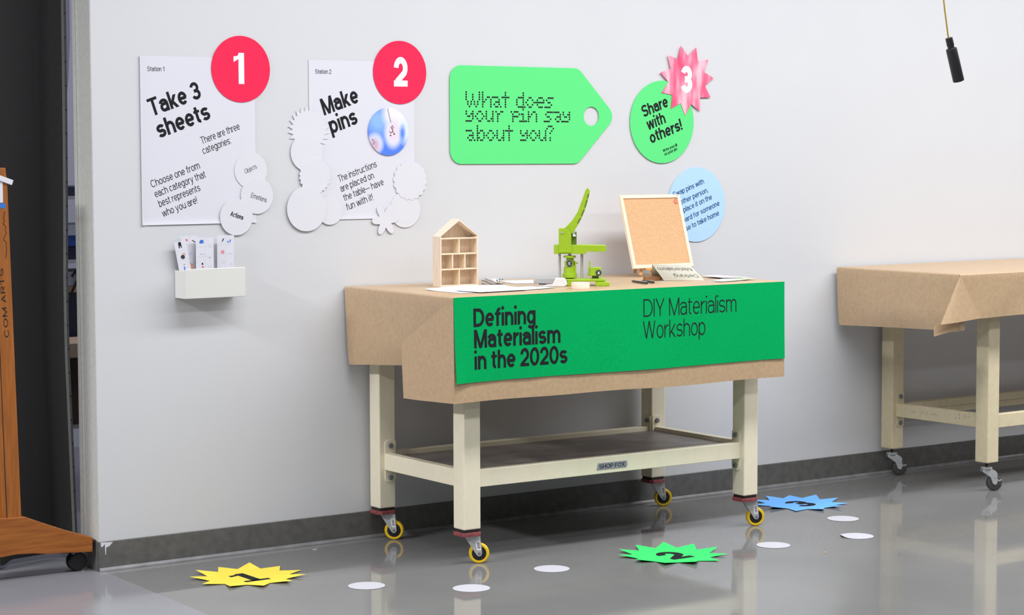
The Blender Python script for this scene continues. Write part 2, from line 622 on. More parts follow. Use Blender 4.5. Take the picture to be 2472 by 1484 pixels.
        W = 1.05 + .6 * (w - .1)
        a = h * 1.1
        for x0, x1 in ((a, W * .27), (W / 2, W * .27), (W / 2, W * .73), (W - a, W * .73)):
            D.append((x0, CAP, x1, 0))
    elif ch == 'M':
        W = 0.86 + .5 * (w - .1)
        B += [(0, 0, w, CAP), (W - w, 0, W, CAP)]
        D += [(h * 1.15, CAP, W / 2, 0.0), (W - h * 1.15, CAP, W / 2, 0.0)]
    elif ch == 'T':
        W = 0.66 + .3 * (w - .1)
        B += [(0, CAP - w * .9, W, CAP), (W / 2 - h, 0, W / 2 + h, CAP)]
    elif ch in 'EFLHI':
        W = {'E': .62, 'F': .58, 'L': .55, 'H': .72, 'I': w}[ch]
        B.append((0, 0, w, CAP))
        if ch in 'EF':
            B += [(0, CAP - w * .9, W, CAP), (0, .5 - w * .4, W * .92, .5 + w * .4)]
        if ch in 'EL':
            B.append((0, 0, W, w * .9))
        if ch == 'H':
            B += [(W - w, 0, W, CAP), (0, .5 - w * .45, W, .5 + w * .45)]
    elif ch == 'A':
        W = 0.74
        D += [(h * 1.1, 0, W / 2, CAP), (W - h * 1.1, 0, W / 2, CAP)]
        B.append((W * .22, .26, W * .78, .26 + w * .85))
    elif ch == 'Y':
        W = 0.72
        B.append((W / 2 - h, 0, W / 2 + h, .46))
        D += [(h * 1.2, CAP, W / 2, .40), (W - h * 1.2, CAP, W / 2, .40)]
    elif ch == 'X':
        W = 0.70
        D += [(h * 1.2, CAP, W - h * 1.2, 0), (W - h * 1.2, CAP, h * 1.2, 0)]
    elif ch == 'D':
        W = 0.74 + .3 * (w - .1)
        B.append((0, 0, w, CAP))
        P.append([(h, CAP - h), (W * .42, CAP - h)] + arc(W * .42, .5, W * .58 - h, .5 - h, 90, -90)[1:] + [(h, h)])
    elif ch in 'PR':
        W = 0.64
        B.append((0, 0, w, CAP))
        r = (CAP - h - .44) / 2
        P.append([(h, CAP - h), (W - r - h, CAP - h)] + arc(W - r - h, CAP - h - r, r, r, 90, -90)[1:] +
                 [(h, CAP - h - 2 * r)])
        if ch == 'R':
            D.append((W * .52, .46, W - h, 0))
    elif ch == '1':
        W = 0.40 + .3 * (w - .1)
        B.append((W - w, 0, W, CAP))
        G.append([(0, .70), (W - w, .80), (W, 1.0), (W - w * .8, 1.0), (W - w - .05, .90), (0, .70 + w * .78)])
    elif ch == '2':
        W = 0.60 + .3 * (w - .1)
        r = .27
        P.append(arc(W / 2, CAP - h - r, W / 2 - h, r, 178, -38) + [(h * 1.25, w * .72)])
        B.append((0, 0, W, w * .95))
    elif ch == '3':
        W = 0.60 + .3 * (w - .1)
        r = (CAP - 2 * h) / 4 + .004
        P.append(arc(W / 2, CAP - h - r, W / 2 - h - .015, r, 165, -90) + [(W * .36, .5)])
        P.append([(W * .36, .5)] + arc(W / 2, h + r, W / 2 - h, r, 90, -165))
    elif ch == ':':
        W = w * 1.1
        O += [(h, h, h * 1.1), (h, XH - h, h * 1.1)]
    elif ch in ',.':
        W = w * 1.1
        O.append((h, h, h * 1.1))
        if ch == ',':
            G.append([(h * .2, h), (h * 1.8, h), (h * .9, -.16), (h * .1, -.16)])
    elif ch == '-':
        W = 0.85
        B.append((0, .36, W, .36 + w * .85))
    elif ch == '@':
        W = 0.86
        bowl(W / 2, .42, W / 2 - h, .5)
        bowl(W / 2, .42, W / 4 - h, .26)
    return W, (P, C, D, B, O, G)


def stroke(poly, h, closed):
    n = len(poly)
    L, R = [], []
    for i in range(n):
        if closed:
            a, b, c = poly[i - 1], poly[i], poly[(i + 1) % n]
        else:
            a, b, c = poly[max(i - 1, 0)], poly[i], poly[min(i + 1, n - 1)]
        d0 = Vector((b[0] - a[0], b[1] - a[1]))
        d1 = Vector((c[0] - b[0], c[1] - b[1]))
        if d0.length < 1e-7:
            d0 = d1
        if d1.length < 1e-7:
            d1 = d0
        d0.normalize()
        d1.normalize()
        n0 = Vector((-d0.y, d0.x))
        n1 = Vector((-d1.y, d1.x))
        nm = n0 + n1
        if nm.length < 1e-4:
            nm = n0
        nm.normalize()
        k = h / max(0.5, nm.dot(n1))
        L.append((b[0] + nm.x * k, b[1] + nm.y * k))
        R.append((b[0] - nm.x * k, b[1] - nm.y * k))
    out = []
    for i in range(n if closed else n - 1):
        j = (i + 1) % n
        out.append([L[i], R[i], R[j], L[j]])
    return out


def text_polys(s, w, gap=None):
    """polygons of one line; returns (polys, width) with cap height 1"""
    gap = gap if gap is not None else (0.062 if w > .14 else 0.085)
    x = 0.0
    out = []
    for ch in s:
        W, it = glyph(ch, w)
        if it:
            P, C, D, B, O, G = it
            ps = []
            for p in P:
                ps += stroke(p, w / 2, False)
            for p in C:
                ps += stroke(p, w / 2, True)
            for x0, y0, x1, y1 in D:
                a = w / 2 * hypot(x1 - x0, y1 - y0) / abs(y1 - y0)
                ps.append([(x0 - a, y0), (x0 + a, y0), (x1 + a, y1), (x1 - a, y1)])
            for x0, y0, x1, y1 in B:
                ps.append([(x0, y0), (x1, y0), (x1, y1), (x0, y1)])
            for cx, cy, r in O:
                ps.append(circle(r, 16, cx, cy))
            ps += G
            out += [[(px + x, py) for px, py in p] for p in ps]
            x += W + gap
        else:
            x += W + 0.02
    return out, x - gap


def put_text(mb, s, start, length, ang, cap, w=0.1, gap=None, to3=None, lift=(0, -1, 0)):
    """flat lettering: baseline start, total length, angle (deg), cap height"""
    ps, W = text_polys(s, w, gap)
    sx = length / W
    c, sn = cos(radians(ang)), sin(radians(ang))
    for i, p in enumerate(ps):
        e = 4e-6 * (i % 60)
        q = [(start[0] + c * a * sx - sn * b * cap, start[1] + sn * a * sx + c * b * cap) for a, b in p]
        area = sum(q[i - 1][0] * q[i][1] - q[i][0] * q[i - 1][1] for i in range(len(q)))
        if area < 0:
            q.reverse()
        mb.add([tuple(v + e * l for v, l in zip(to3(a, b), lift)) for a, b in q], [tuple(range(len(q)))])


def lettering(name, lines, parent, material, origin, y):
    """lines: (text, start(X,Z world), length, angle, cap, weight) on a sheet facing -y"""
    for ln in lines:
        s, st, le, an, cp, w = ln[:6]
        mb = MB()
        put_text(mb, s, (st[0] - origin[0], st[1] - origin[1]), le, an, cp, w, None, lambda a, b: (a, y, b))
        mb.build(name, material, parent, normals=False)


# ------------------------------------------------------------------ the setting
struct(MB().prism([(0.0, 3.2), (0.012, 0.0), (-.022, -.9), (-.30, -9.0), (9.0, -9.0), (9.0, 3.2)], -0.05, 0.0, 'xy'), 'floor', M['floor'])
struct(MB().prism([(0.0, 3.2), (0.012, 0.0), (-.022, -.9), (-.30, -9.0), (-4.5, -9.0), (-4.5, 3.2)], -0.05, 0.0, 'xy'), 'floor_left', M['floor2'])
WT = 0.133
struct(MB().box(0.0, 9.0, 0.0, WT, 0.0, 3.4), 'wall_back', M['wall'])
struct(MB().box(-4.5, 0.0, 0.02, WT, 2.35, 3.4), 'wall_header', M['wall'])
struct(MB().box(-4.5, 9.0, 3.0, 3.2, 0.0, 3.4), 'wall_storage', M['store_wall'])
# wall end: grey painted jamb with a metal edge bead
struct(MB().box(-0.003, 0.0, 0.002, WT, 0.104, 3.4), 'trim_1', M['trim_grey'])
struct(MB().box(-0.008, 0.0, WT - 0.016, WT + 0.004, 0.0, 3.4).box(-0.006, 0.0, WT - 0.026, WT - 0.021, 0.0, 3.4),
       'trim_2', M['trim_grey'], bevel=0.001)
bb = MB()
bb.prism([(-0.006, 0.0), (-0.006, 0.1015), (-0.004, 0.1035), (0.0, 0.1035), (0.0, 0.0)], -0.004, 9.0, 'yz')
bbo = struct(bb, 'baseboard_back', M['base'])
MB().add([(.002 + (a - 390) / 9.507 * .00178, -.0064, .1035 - (b - 455 + (a - 390) * .11) / 9.507 * .00144) for a, b in
          [(390, 462), (640, 455), (600, 500), (570, 545), (500, 580), (492, 745), (478, 745), (474, 500), (430, 560), (395, 570)]],
         [(0, 1, 2, 3, 4, 5, 6, 7, 8, 9)]).build('paint_scuff', M['paper'], bbo, normals=False)
bt = MB().prism([(-0.016, 0.0), (-0.016, 0.003), (-0.012, 0.006), (-0.0065, 0.012), (-0.006, 0.012), (-0.006, 0.0)],
                -0.004, 9.0, 'yz')
struct(bt, 'baseboard_toe', M['base_toe'])
be = MB().prism([(-0.006, 0.0), (-0.006, 0.1015), (-0.004, 0.1035), (0.0, 0.1035), (0.0, 0.0)], 0.0, WT, 'xz')
struct(be, 'baseboard_end', M['base'])


# ------------------------------------------------------------------ things on the wall
def sheet_mesh(x0, x1, z0, z1, y, lift, nx=60, nz=60):
    """thin sheet on the wall whose edges lift slightly; lift(u,v) -> metres towards the room"""
    rows = []
    for j in range(nz + 1):
        v = j / nz
        rows.append([(x0 + (x1 - x0) * i / nx, y - lift(i / nx, v), z0 + (z1 - z0) * v) for i in range(nx + 1)])
    return MB().grid(rows)


def wall_disc(name, c, r, d, material, label, cat, t=0.001, poly=None, group=None):
    """flat cut-out on the wall, front face d metres off the wall"""
    o = MB().prism(poly or circle(r), 0.0, t, 'xz').build(name, material, loc=(c[0], -d, c[1]))
    return tag(o, label, cat, group)


# poster of station 1
pc = (0.4065, 1.5)
p1 = sheet_mesh(0.1795 - pc[0], 0.6335 - pc[0], 1.2045 - pc[1], 1.7955 - pc[1], -0.0015,
                lambda u, v: 0.004 * max(0, 1 - u / .04) ** 2 + 0.003 * max(0, 1 - v / .03) ** 2
                ).build('wall_poster', M['paper'], loc=(pc[0], 0, pc[1]), solid=0.0005, smooth=True)
tag(p1, 'white paper poster headed Take 3 sheets, left of the two posters', 'poster')
LB, LR = 0.182, 0.105
lettering('lettering', [
    ('Station 1', (0.2099, 1.742), 0.0654, 0.5, 0.0165, 0.12),
    ('Take 3', (0.2245, 1.5835), 0.2085, 19.2, 0.063, LB),
    ('sheets', (0.2526, 1.5075), 0.2166, 19.2, 0.063, LB),
    ('There are three', (0.4188, 1.487), 0.1634, 19.5, 0.0262, LR),
    ('categories:', (0.4242, 1.4515), 0.1191, 19.2, 0.0262, LR),
    ('Choose one from', (0.2212, 1.335), 0.2013, 19.6, 0.0262, LR),
    ('each category that', (0.2349, 1.3005), 0.2112, 19.4, 0.0262, LR),
    ('best represents', (0.2503, 1.2665), 0.1711, 19.4, 0.0262, LR),
    ('who you are!', (0.2629, 1.2315), 0.1444, 19.2, 0.0262, LR)], p1, M['ink'], pc, -0.00196)

# poster of station 2
pc2 = (1.0872, 1.5022)
p2 = sheet_mesh(0.8575 - pc2[0], 1.317 - pc2[0], 1.2085 - pc2[1], 1.7962 - pc2[1], -0.0015,
                lambda u, v: 0.0006 * max(0, 1 - u / .04) ** 2 + 0.002 * max(0, 1 - v / .03) ** 2
                ).build('wall_poster', M['paper'], loc=(pc2[0], 0, pc2[1]), solid=0.0005, smooth=True)
tag(p2, 'white paper poster headed Make pins, right of the two posters', 'poster')
lettering('lettering', [
    ('Station 2', (0.8856, 1.7455), 0.0683, 0.5, 0.0165, 0.12),
    ('Make', (0.9225, 1.5925), 0.1616, 18.6, 0.063, LB),
    ('pins', (0.9530, 1.5250), 0.1235, 18.9, 0.063, LB),
    ('The instructions', (0.9839, 1.346), 0.1760, 18.8, 0.0262, LR),
    ('are placed on', (0.9926, 1.310), 0.1535, 19.2, 0.0262, LR),
    ('the table- have', (1.0061, 1.276), 0.1841, 18.8, 0.0262, LR),
    ('fun with it!', (1.0178, 1.241), 0.1205, 18.4, 0.0262, LR)], p2, M['ink'], pc2, -0.00196)

# red number discs
d1 = wall_disc('number_disc', (0.577, 1.7562), 0.1187, 0.0042, M['red'],
               'red paper disc with a white number 1, over the Take 3 sheets poster', 'paper disc')
lettering('lettering', [('1', (0.5475, 1.7030), 0.0425, 0, 0.111, 0.235)], d1, M['white_ink'], (0.577, 1.7562), -0.0004)
d2 = wall_disc('number_disc', (1.2529, 1.7568), 0.1187, 0.0042, M['red'],
               'red paper disc with a white number 2, over the Make pins poster', 'paper disc')
lettering('lettering', [('2', (1.2255, 1.7042), 0.0612, 0, 0.111, 0.215)], d2, M['white_ink'], (1.2529, 1.7568), -0.0004)

# three category discs
for i, (nm, c, st, le, an, mt, w, d) in enumerate([
        ('Objects', (0.6125, 1.3935), (0.5907, 1.3813), 0.0514, 22.5, 'ink_soft', 0.085, 0.0042),
        ('Emotions', (0.6360, 1.3017), (0.6095, 1.2965), 0.0665, -17.5, 'ink', 0.10, 0.0056),
        ('Actions', (0.5503, 1.2265), (0.5245, 1.2318), 0.0535, -18.3, 'ink', 0.19, 0.0072)]):
    lab = {'Objects': 'white card disc printed Objects, topmost of three beside the Take 3 sheets poster',
           'Emotions': 'white card disc printed Emotions, middle one overlapping the right poster edge',
           'Actions': 'white card disc printed Actions in bold, lowest of the three category discs'}[nm]
    o = wall_disc('category_disc', c, 0.066, d, M['card'], lab, 'paper disc', 0.001)
    lettering('lettering', [(nm, st, le, an, 0.0175, w)], o, M[mt], c, -0.0004)

# blank white cut-outs round poster 2
def scallop(r, n, amp, rot=0.0, m=10):
    out = []
    for i in range(n * m):
        a = 2 * pi * i / (n * m)
        out.append(((r - amp + amp * abs(sin(n * a / 2))) * cos(a + rot), (r - amp + amp * abs(sin(n * a / 2))) * sin(a + rot)))
    return out


def flower(n, ro, ri, rot):
    out = []
    for i in range(180):
        a = 2 * pi * i / 180
        k = 0.5 + 0.5 * cos(n * a)
        out.append(((ri + (ro - ri) * k ** 0.7) * cos(a + rot), (ri + (ro - ri) * k ** 0.7) * sin(a + rot)))
    return out


wall_disc('badge_shape', (0.8555, 1.5405), 0, 0.0038, M['card'],
          'blank white spiky burst cut-out, topmost of the column left of Make pins', 'paper shape', 0.001,
          star_pts(24, 0.0875, 0.068, 97))
wall_disc('badge_shape', (0.8447, 1.4567), 0.0673, 0.0055, M['card'],
          'blank white round cut-out below the spiky burst at the Make pins poster edge', 'paper shape', 0.001)
wall_disc('badge_shape', (0.8780, 1.3714), 0, 0.0067, M['card'],
          'blank white scalloped round cut-out in the middle of the left column', 'paper shape', 0.001,
          scallop(0.0665, 24, 0.005))
wall_disc('badge_shape', (0.9417, 1.2424), 0.0529, 0.0055, M['card'],
          'small blank white disc right of the largest disc under Make pins', 'paper shape', 0.001)
wall_disc('badge_shape', (0.8406, 1.2505), 0.0825, 0.0078, M['card'],
          'largest blank white disc, bottom left corner of the Make pins poster', 'paper shape', 0.001)
wall_disc('badge_shape', (1.2729, 1.2395), 0.068, 0.0040, M['card'],
          'blank white disc at the bottom right corner of the Make pins poster', 'paper shape', 0.001)
wall_disc('badge_shape', (1.2950, 1.3502), 0, 0.0051, M['card'],
          'blank white wavy toothed cut-out on the right edge of the Make pins poster', 'paper shape', 0.001,
          scallop(0.0755, 18, 0.006, 0.1))
wall_disc('badge_shape', (1.1826, 1.2030), 0, 0.0062, M['card'],
          'blank white six petal flower cut-out under the Make pins poster', 'paper shape', 0.001,
          flower(6, 0.060, 0.029, 0.06))

# printed blue badge picture
pb = wall_disc('badge_print', (1.199, 1.5345), 0.0895, 0.0060, M['pin'],
               'round blue and white cloudy badge print with a small dangling figure', 'badge', 0.002)
ch = MB()
for i in range(15):
    t = i / 14
    ch.prism(circle(0.0016, 8, -0.0035 + 0.0135 * t + 0.0016 * (-1) ** i, 0.085 - 0.050 * t), -0.0005, 0.0, 'xz')
ch.build('printed_chain', M['ink_soft'], pb)
fg = [MB(), MB()]
for cx, cz, r in [(0.0165, 0.0205, 0.0026), (0.0115, 0.016, 0.002), (0.021, 0.015, 0.002), (0.0155, 0.012, 0.0026),
                  (0.0185, 0.0065, 0.0026), (0.0185, -0.0005, 0.003), (0.011, -0.004, 0.0026), (0.0055, -0.0005, 0.0018),
                  (0.0090, -0.0145, 0.003), (0.0250, -0.0085, 0.0033), (-0.072, -0.03, 0.002), (-0.066, -0.034, 0.002),
                  (-0.062, -0.041, 0.002), (-0.068, -0.046, 0.002)]:
    fg[cx < -.05].prism(circle(r, 10, cx, cz), -0.0005, 0.0, 'xz')
for f_ in fg:
    f_.build('printed_figure', M['ink_soft'], pb)

# green tag with dot-matrix question
DOT = {
    'W': [(0, r) for r in (-2, -1, 0, 1)] + [(4, r) for r in (-1, 0, 1)] + [(8, r) for r in (-2, -1, 0, 1)] +
         [(c, r) for c in (1, 3, 5, 7) for r in (2, 3)] + [(2, 4), (6, 4)],
    'h': [(0, r) for r in range(-2, 5)] + [(1, 2), (2, 1), (3, 0), (4, 0)] + [(5, r) for r in (1, 2, 3, 4)],
    'n': [(0, r) for r in range(0, 5)] + [(1, 2), (2, 1), (3, 0), (4, 0)] + [(5, r) for r in (1, 2, 3, 4)],
    'a': [(0, 0), (1, 0), (2, 0), (3, 0), (4, 1), (2, 2), (3, 2), (4, 2), (1, 3), (4, 3), (2, 4), (3, 4), (5, 4)],
    't': [(2, r) for r in range(-2, 5)] + [(0, 0), (1, 0), (3, 0), (4, 0)],
    'd': [(0, 1), (0, 2), (0, 3), (1, 0), (2, 0), (3, 0), (1, 4), (2, 4), (3, 4), (5, 4)] + [(4, r) for r in range(-2, 4)],
    'b': [(0, r) for r in range(-2, 5)] + [(1, 1), (1, 3), (2, 0), (3, 0), (4, 1), (4, 2), (4, 3), (2, 4), (3, 4)],
    'o': [(2, 0), (3, 0), (1, 1), (4, 1), (0, 2), (5, 2), (1, 3), (4, 3), (2, 4), (3, 4)],
    'e': [(2, 0), (3, 0), (4, 0), (1, 1), (5, 1)] + [(c, 2) for c in range(6)] + [(1, 3), (2, 4), (3, 4), (4, 4)],
    's': [(2, 0), (3, 0), (4, 0), (5, 0), (1, 1), (2, 2), (3, 2), (4, 3), (0, 4), (1, 4), (2, 4), (3, 4)],
    'y': [(0, 0), (0, 1), (4, 0), (4, 1), (3, 1), (1, 2), (2, 2), (4, 2), (4, 3), (0, 4), (1, 4), (2, 4), (3, 4)],
    'u': [(0, 0), (0, 1), (0, 2), (0, 3), (4, 0), (4, 1), (4, 2), (4, 3), (4, 4), (3, 3), (1, 4), (2, 4)],
    'r': [(0, 0), (3, 0), (4, 0), (1, 1), (2, 1), (1, 2), (1, 3), (1, 4)],
    'p': [(0, 0), (2, 0), (3, 0), (4, 0), (1, 1), (5, 1), (1, 2), (2, 2), (3, 2), (4, 2), (1, 3), (1, 4)],
    'i': [(2, -2), (2, -1), (1, 1), (2, 1), (2, 2), (2, 3), (0, 4), (1, 4), (2, 4), (3, 4), (4, 4)],
    '?': [(1, -2), (2, -2), (3, -2), (0, -1), (4, -1), (3, 0), (2, 1), (2, 3), (2, 4)],
}


def rounded_poly(corners, seg=10):
    """corners: (x, z, radius)"""
    out = []
    n = len(corners)
    for i in range(n):
        a = Vector(corners[i - 1][:2])
        b = Vector(corners[i][:2])
        c = Vector(corners[(i + 1) % n][:2])
        r = corners[i][2]
        if r <= 0:
            out.append(tuple(b))
            continue
        u, v = (a - b).normalized(), (c - b).normalized()
        ang = u.angle(v)
        t = r / math.tan(ang / 2)
        ctr = b + (u + v).normalized() * (r / sin(ang / 2))
        s = b + u * t - ctr
        e = b + v * t - ctr
        a0, a1 = atan2(s.y, s.x), atan2(e.y, e.x)
        d = (a1 - a0 + pi) % (2 * pi) - pi
        for k in range(seg + 1):
            w = a0 + d * k / seg
            out.append((ctr.x + r * cos(w), ctr.y + r * sin(w)))
    return out


tc_ = (1.86, 1.6)
outline = rounded_poly([(1.4784 - tc_[0], 1.4112 - tc_[1], 0.052), (2.0955 - tc_[0], 1.4092 - tc_[1], 0.05),
                        (2.288 - tc_[0], 1.5985 - tc_[1], 0.045), (2.0985 - tc_[0], 1.7892 - tc_[1], 0.05),
                        (1.4784 - tc_[0], 1.7900 - tc_[1], 0.052)])
hole = circle(0.0385, 48, 2.1630 - tc_[0], 1.5985 - tc_[1])


def plate_with_hole(outline, hole, y0, y1):
    bm = bmesh.new()
    for y in (y0, y1):
        vo = [bm.verts.new((a, y, b)) for a, b in outline]
        vh = [bm.verts.new((a, y, b)) for a, b in hole]
        es = [bm.edges.new((vo[i], vo[(i + 1) % len(vo)])) for i in range(len(vo))]
        es += [bm.edges.new((vh[i], vh[(i + 1) % len(vh)])) for i in range(len(vh))]
        bmesh.ops.triangle_fill(bm, use_beauty=True, edges=es)
        if y == y0:
            first = (vo, vh)
        else:
            for A, B_ in ((first[0], vo), (first[1], vh)):
                for i in range(len(A)):
                    j = (i + 1) % len(A)
                    bm.faces.new((A[i], A[j], B_[j], B_[i]))
    bmesh.ops.recalc_face_normals(bm, faces=bm.faces)
    bm.verts.index_update()
    mb = MB()
    mb.add([tuple(v.co) for v in bm.verts], [tuple(v.index for v in f.verts) for f in bm.faces])
    bm.free()
    return mb


tg = plate_with_hole(outline, hole, 0.0, 0.001).build('question_sign', M['tag_green'], loc=(tc_[0], -0.005, tc_[1]))
tag(tg, 'large light green price-tag shaped sign asking What does your pin say about you', 'sign')
qd = MB()
CX, CZ = 0.01356, 0.00913
for row, zr, items in ((0, 1.6690, [('W', 0), ('h', 10), ('a', 16.1), ('t', 22), ('d', 31.1), ('o', 36.9), ('e', 43), ('s', 48.9)]),
                       (1, 1.6132, [('y', 0), ('o', 5.7), ('u', 12.2), ('r', 18.2), ('p', 27.6), ('i', 33), ('n', 38.4),
                                    ('s', 48.4), ('a', 54.6), ('y', 60.5)]),
                       (2, 1.5392, [('a', 0), ('b', 6.75), ('o', 12.3), ('u', 18.8), ('t', 24.2), ('y', 33.5), ('o', 38.9),
                                    ('u', 45.2), ('?', 50.1)])):
    cx = 0.00773
    for chh, x0 in items:
        for c, r in DOT[chh]:
            qd.prism(circle(0.0038, 12, 1.5540 + (x0 + c) * cx - tc_[0], zr - r * CZ - tc_[1]), -0.0004, 0.0, 'xz')
qd.build('dotted_lettering', M['ink'], tg)

# green disc, pink star, blue disc
gd = wall_disc('share_disc', (2.532, 1.5778), 0.1695, 0.005, M['tag_green'],
               'light green paper disc reading Share with others, under the pink star', 'paper disc')
lettering('lettering', [('Share', (2.4331, 1.5955), 0.1418, 19.5, 0.049, 0.178),
                        ('with', (2.4577, 1.5425), 0.1004, 19.3, 0.049, 0.178),
                        ('others!', (2.4732, 1.4885), 0.1791, 19.2, 0.049, 0.178),
                        ('Write your @', (2.5374, 1.4530), 0.0801, 19.5, 0.0125, 0.16),
                        ('on your pin', (2.5452, 1.4385), 0.0722, 19.8, 0.0125, 0.16)], gd, M['ink'], (2.532, 1.5778), -0.0004)
sc_ = (2.6625, 1.7505)
st = wall_disc('star_burst', sc_, 0, 0.0075, M['star'],
               'pink eleven pointed star burst with a white number 3, overlapping the green disc', 'star sign', 0.002,
               star_pts(11, 0.1460, 0.1000, 103))
lettering('lettering', [('3', (2.6275, 1.6990), 0.0630, 0, 0.1115, 0.23)], st, M['white_ink'], sc_, -0.0004)
bd = wall_disc('swap_disc', (2.7195, 1.2345), 0.1560, 0.004, M['blue'],
               'light blue paper disc about swapping pins, partly behind the cork board', 'paper disc')
lettering('lettering', [('Swap pins with', (2.5951, 1.2662), 0.1757, 18.8, 0.0225, 0.125),
                        ('another person,', (2.6055, 1.2255), 0.1880, 18.8, 0.0225, 0.125),
                        ('or place it on the', (2.6210, 1.1925), 0.1960, 19.2, 0.0225, 0.125),
                        ('board for someone', (2.6340, 1.1540), 0.2272, 19.6, 0.0225, 0.125),
                        ('else to take home', (2.6460, 1.1185), 0.2120, 19.4, 0.0225, 0.125)],
          bd, M['ink_blue'], (2.7195, 1.2345), -0.0004)

# card holder on the wall
hd = empty('card_holder', (0.4220, 0, 0.9965), 0, 'white plastic box fixed to the wall holding picture cards', 'card holder')
hx, hy, hz0, hz1 = 0.1180, -0.088, -0.0515, 0.0485
MB().box(-hx, hx, hy, hy + 0.004, hz0, hz1 + 0.005).build('front_panel', M['holder'], hd, bevel=0.003)
MB().prism([(0, hz0), (0, hz1 - 0.002), (hy + .018, hz1 - 0.002), (hy + .006, hz1 + 0.0), (hy + 0.003, hz1), (hy + 0.003, hz0)],
           -hx, -hx + 0.004, 'yz'
           ).build('side_panel', M['holder'], hd, bevel=0.0012)
MB().prism([(0, hz0), (0, hz1 - 0.002), (hy + 0.003, hz1), (hy + 0.003, hz0)], hx - 0.004, hx, 'yz'
           ).build('side_panel', M['holder'], hd, bevel=0.0012)
MB().box(-hx, hx, -0.004, -0.0005, hz0, hz1).build('back_panel', M['holder'], hd, bevel=0.001)
MB().box(-hx + .002, hx - .002, hy + 0.002, -0.001, hz0, hz0 + 0.004).build('bottom_panel', M['holder'], hd, bevel=0.001)


def picture_card(cx, cz, w, h, ang, y, lean, prints, label, cols=2, rows=3):
    """cz = bottom of the card; stands in the holder and leans back to the wall"""
    o = MB().box(-w / 2, w / 2, 0, 0.0006, 0, h).build('picture_card', M['paper'], loc=(cx, y, cz), rot=(-lean, radians(ang), 0))
    tag(o, label, 'card', 'picture cards in the wall holder')
    ln = MB()
    for i in range(1, cols):
        ln.box(-w / 2 + w * i / cols - .0003, -w / 2 + w * i / cols + .0003, -0.0003, 0, 0.0, h)
    for j in range(1, rows):
        ln.box(-w / 2, w / 2, -0.0003, 0, h - 0.033 * j - .0003, h - 0.033 * j + .0003)
    ln.build('grid_lines', M['line_ink'], o)
    for m, x, z, shape in prints:
        mb = MB()
        if shape[0] == 'c':
            mb.prism(circle(shape[1], 12, x, z), -0.0004, 0, 'xz')
        elif shape[0] == 'r':
            mb.box(x - shape[1], x + shape[1], -0.0004, 0, z - shape[2], z + shape[2])
        elif shape[0] == 'p':
            mb.prism([(x + a, z + b) for a, b in shape[1]], -0.0004, 0, 'xz')
        elif shape[0] == 'ring':
            for k in range(16):
                a0, a1 = 2 * pi * k / 16, 2 * pi * (k + 1) / 16
                r1, r2 = shape[1], shape[1] * .68
                mb.prism([(x + r1 * cos(a0), z + r1 * sin(a0)), (x + r1 * cos(a1), z + r1 * sin(a1)),
                          (x + r2 * cos(a1), z + r2 * sin(a1)), (x + r2 * cos(a0), z + r2 * sin(a0))], -0.0004, 0, 'xz')
        mb.build('printed_picture', M[m], o)
    return o


H_ = 0.170
picture_card(0.358, 0.962, 0.064, 0.202, -1.0, -0.020, 0.02,
             [('red_ink', -0.010, .187, ('r', .004, .0035)), ('ink_soft', .018, .181, ('p', [(-.006, .003), (.006, -.004), (.007, -.001), (-.005, .006)])),
              ('lilac_ink', .004, .138, ('c', .004)),
              ('tan_ink', .002, .098, ('p', [(-.018, .010), (.012, .004), (.009, -.016), (-.004, -.018), (-.014, -.004)])),
              ('ink_soft', -.006, .106, ('p', [(-.012, .006), (.010, .001), (.004, -.005), (-.008, -.003)]))],
             'leaning card with a small face photo, between the tilted card and the straight ones')
picture_card(0.3455, 0.966, 0.047, 0.183, -9.8, -0.031, 0.03,
             [('ink', -.003, .170, ('p', [(-.006, -.011), (-.0025, -.011), (-.002, -.004), (.002, -.004), (.0025, -.011), (.006, -.011), (.005, .010), (-.005, .010)])),
              ('ink_soft', .000, .128, ('p', [(-.009, -.002), (-.002, -.010), (.008, -.007), (.007, .004), (-.003, .006)])),
              ('tan_ink', .006, .135, ('p', [(-.010, .003), (.002, .006), (.008, -.001), (.006, -.003)])),
              ('blue_ink', -.001, .086, ('r', .002, .006)), ('ink_soft', .000, .099, ('c', .0016)), ('ink', -.022, .055, ('c', .0022))],
             'picture card with a black letter shape at top, tilted left at the holder end', cols=1)
picture_card(0.405, 0.964, 0.070, 0.193, 0.8, -0.038, 0.02,
             [('blue_ink', -.013, .178, ('p', [(-.009, -.004), (-.006, .005), (.002, .008), (.008, .005), (.008, -.005), (-.004, -.006)])),
              ('line_ink', .021, .164, ('ring', .005)), ('ink_soft', -.014, .134, ('c', .0016)), ('ink_soft', -.006, .134, ('c', .0011)),
              ('ink_soft', .019, .121, ('c', .0018)), ('ink_soft', -.010, .100, ('r', .003, .0035)), ('red_ink', -.009, .089, ('c', .0035)),
              ('line_ink', .020, .088, ('ring', .006))],
             'upright picture card with a blue blob at its top left, middle of the holder')
picture_card(0.4915, 0.964, 0.068, 0.199, 1.0, -0.030, 0.02,
             [('ink_soft', -.011, .182, ('p', [(-.005, -.010), (-.003, -.002), (.003, .008), (.004, .0), (-.001, -.004)])),
              ('red_ink', -.012, .139, ('ring', .0065)), ('red_ink', -.012, .139, ('r', .0045, .001)),
              ('blue_ink', .012, .176, ('p', [(-.005, -.002), (-.003, .004), (0, .003), (-.001, -.006)])),
              ('blue_ink', .019, .178, ('p', [(-.004, -.006), (-.002, .005), (.002, .006), (.001, -.003)])),
              ('lilac_ink', .018, .133, ('r', .006, .0012)), ('line_ink', -.009, .104, ('ring', .006)),
              ('lilac_ink', .022, .095, ('ring', .005))],
             'upright picture card with a red ring print, standing alone on the right of the holder')

